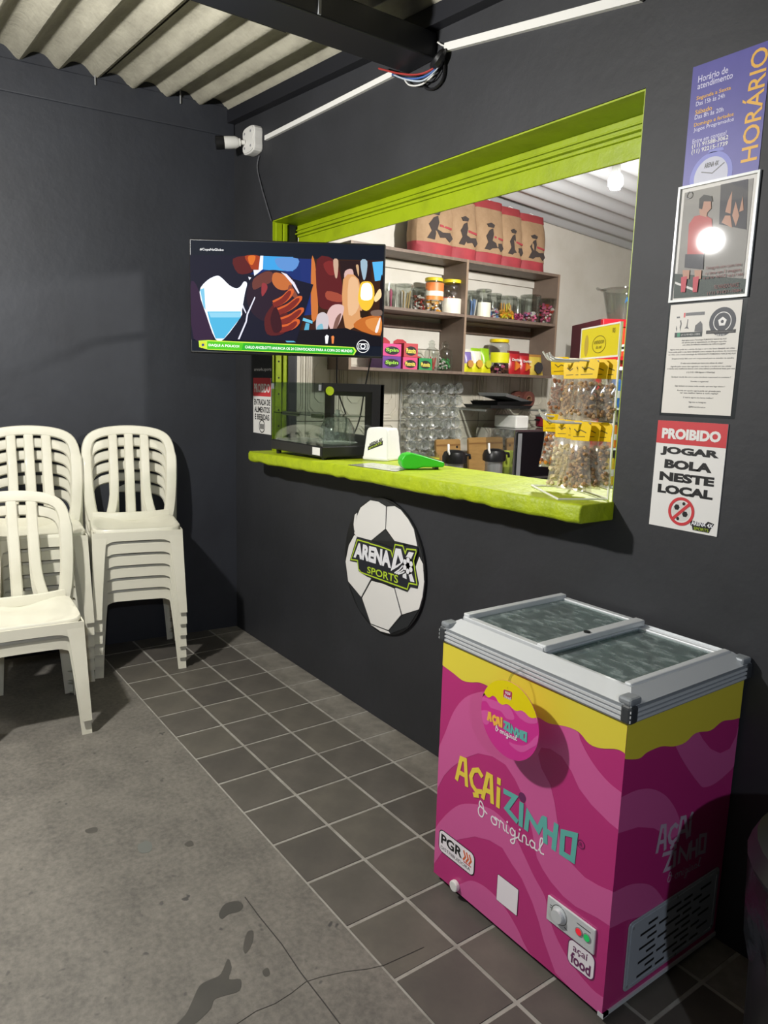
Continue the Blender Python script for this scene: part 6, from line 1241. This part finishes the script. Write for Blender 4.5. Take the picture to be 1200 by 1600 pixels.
def hang(u, z, n, kind, lab, big=1.0):
    o = thing('nut_bag', lab, 'snack bag', RKF.p(u, z - .2 * big, n), 0, 'bags of nuts on the hook rack'); F = Frame(RKF.p(u, z, n), (.97, .22 + .4 * (u < .1), 0)); w_ = .095 * big; h = .145 * big
    b = MB(F); b.poly([(-.03, -.045), (.03, -.045), (.034, .0), (.02, .012), (-.02, .012), (-.034, .0)], -.0008, .0008); tg = part('price_tag', b, M_tag, o)
    b = MB(F); b.stroke([(-.02, -.012), (-.01, -.02), (0, -.013), (.018, -.02)], .003, .0008, .0011); b.stroke([(-.022, -.034), (.015, -.032)], .002, .0008, .0011); part('tag_scribble', b, MATS['brown print'], tg, kind='stuff')
    b = MB(); pillow(b, (0, -.045 - h, 0), w_, h, .034, 0, n=6, F=F, taper=.35); part('film', b, M_bag, o, smooth=True)
    b = MB(); rnd = random.Random(int(u * 1000 + n * 977 + z * 3000)); rr = .0062 if kind != 'pale' else .0075
    for i in range(95):
        v_ = rnd.random() ** 1.15 * .8; x = rnd.uniform(-1, 1) * w_ * .42 * (1 - .6 * v_); y_ = rnd.uniform(-1, 1) * .011; p_ = F.p(x, -.045 - h + .012 + v_ * h, y_); d_ = Vector((rnd.uniform(-1, 1), rnd.uniform(-1, 1), rnd.uniform(-1, 1))).normalized() * rr * .5
        b.tube([p_ - d_ * 1.6, p_ - d_, p_ + d_, p_ + d_ * 1.6], [rr * .5, rr, rr, rr * .5], 6, m=i % len(nuts[kind]))
    part('nuts', b, nuts[kind], o, kind='stuff', smooth=True)
for z in (.41, .225):
    for u in (.05, .115, .18, .245): hook(u, z + (.012 if u == .05 else 0), .15 + .05 * (u - .05) / .2)
for i, (u, z, n, k, lab, bg) in enumerate(((.05, .415, .085, 'brown', 'bag of dark coated nuts at the front of the upper hooks', .9), (.115, .403, .07, 'peanut', 'bag of peanuts, second from the front on the upper hooks', .9), (.18, .403, .065, 'mix', 'bag of mixed nuts, third along the upper hooks', .86), (.245, .403, .075, 'mix', 'bag of mixed nuts, fourth along the upper hooks', .86), (.245, .403, .045, 'peanut', 'bag of peanuts, fifth along the upper hooks', .86), (.26, .403, .018, 'mix', 'bag of dark nuts beside the upright, upper hooks', .86),
        (.05, .232, .10, 'orange', 'small bag of orange sweets on the lower left hook', .8), (.115, .218, .085, 'pale', 'large bag of pale nuts at the front of the lower hooks', 1.12), (.18, .218, .075, 'pale', 'bag of pale nuts, second on the lower hooks', 1.1), (.245, .218, .085, 'peanut', 'bag of peanuts, third on the lower hooks', 1.05), (.245, .218, .055, 'mix', 'bag of mixed nuts, fourth on the lower hooks', 1.0), (.26, .218, .025, 'mix', 'bag of mixed nuts beside the upright, lower hooks', .95))):
    hang(u, z, n, k, lab, bg)
# television cables hanging behind the pastry case
cable('tv_cable', [(.62, .30, 1.62), (.60, .32, 1.45), (.66, .34, 1.30), (.64, .33, 1.17), (.66, .24, 1.125)], .004, M_blackp, 'black cable hanging behind the pastry case, left one')
cable('tv_cable', [(.90, .33, 1.62), (.80, .36, 1.45), (.76, .36, 1.30), (.72, .34, 1.2), (.74, .24, 1.128)], .004, M_blackp, 'black cable hanging behind the pastry case, right one')
# ------------------------------------------------------------------ black bin beside the freezer
bn = thing('waste_bin', 'black plastic waste bin with bag at the right edge', 'bin', (3.575, -.29, 0)); M_bin = mat('black bin plastic', '141417', .35); M_binb = mat('black bag film', '121214', .22, bump=(18, .6))
b = MB(); b.lathe([(.205, 0), (.212, .01), (.228, .50), (.228, .50), (.21, .50), (.195, .03), (0, .03)], 32, (3.575, -.29, 0)); part('bin_body', b, M_bin, bn, smooth=True)
b = MB(); N = 40; vs = []; rnd = random.Random(5); wob = [rnd.uniform(-.008, .008) for _ in range(N)]
for r, z in ((.222, .34), (.236, .40), (.245, .47), (.243, .53), (.236, .548), (.2, .545), (.19, .50)): vs += [(3.575 + (r + wob[k] + .006 * math.sin(k * 2.1 + z * 20)) * math.cos(2 * math.pi * k / N), -.29 + (r + wob[k]) * math.sin(2 * math.pi * k / N), z + .012 * math.sin(k * 1.3) * (1 if z < .36 else .2)) for k in range(N)]
b.add(vs, [(i * N + k, i * N + (k + 1) % N, (i + 1) * N + (k + 1) % N, (i + 1) * N + k) for i in range(6) for k in range(N)]); part('bin_bag', b, M_binb, bn, smooth=True)
b = MB(); b.lathe([(.245, .552), (.25, .565), (.235, .60), (.14, .635), (.0, .645)], 32, (3.575, -.29, 0)); part('bin_lid', b, M_bin, bn, smooth=True)
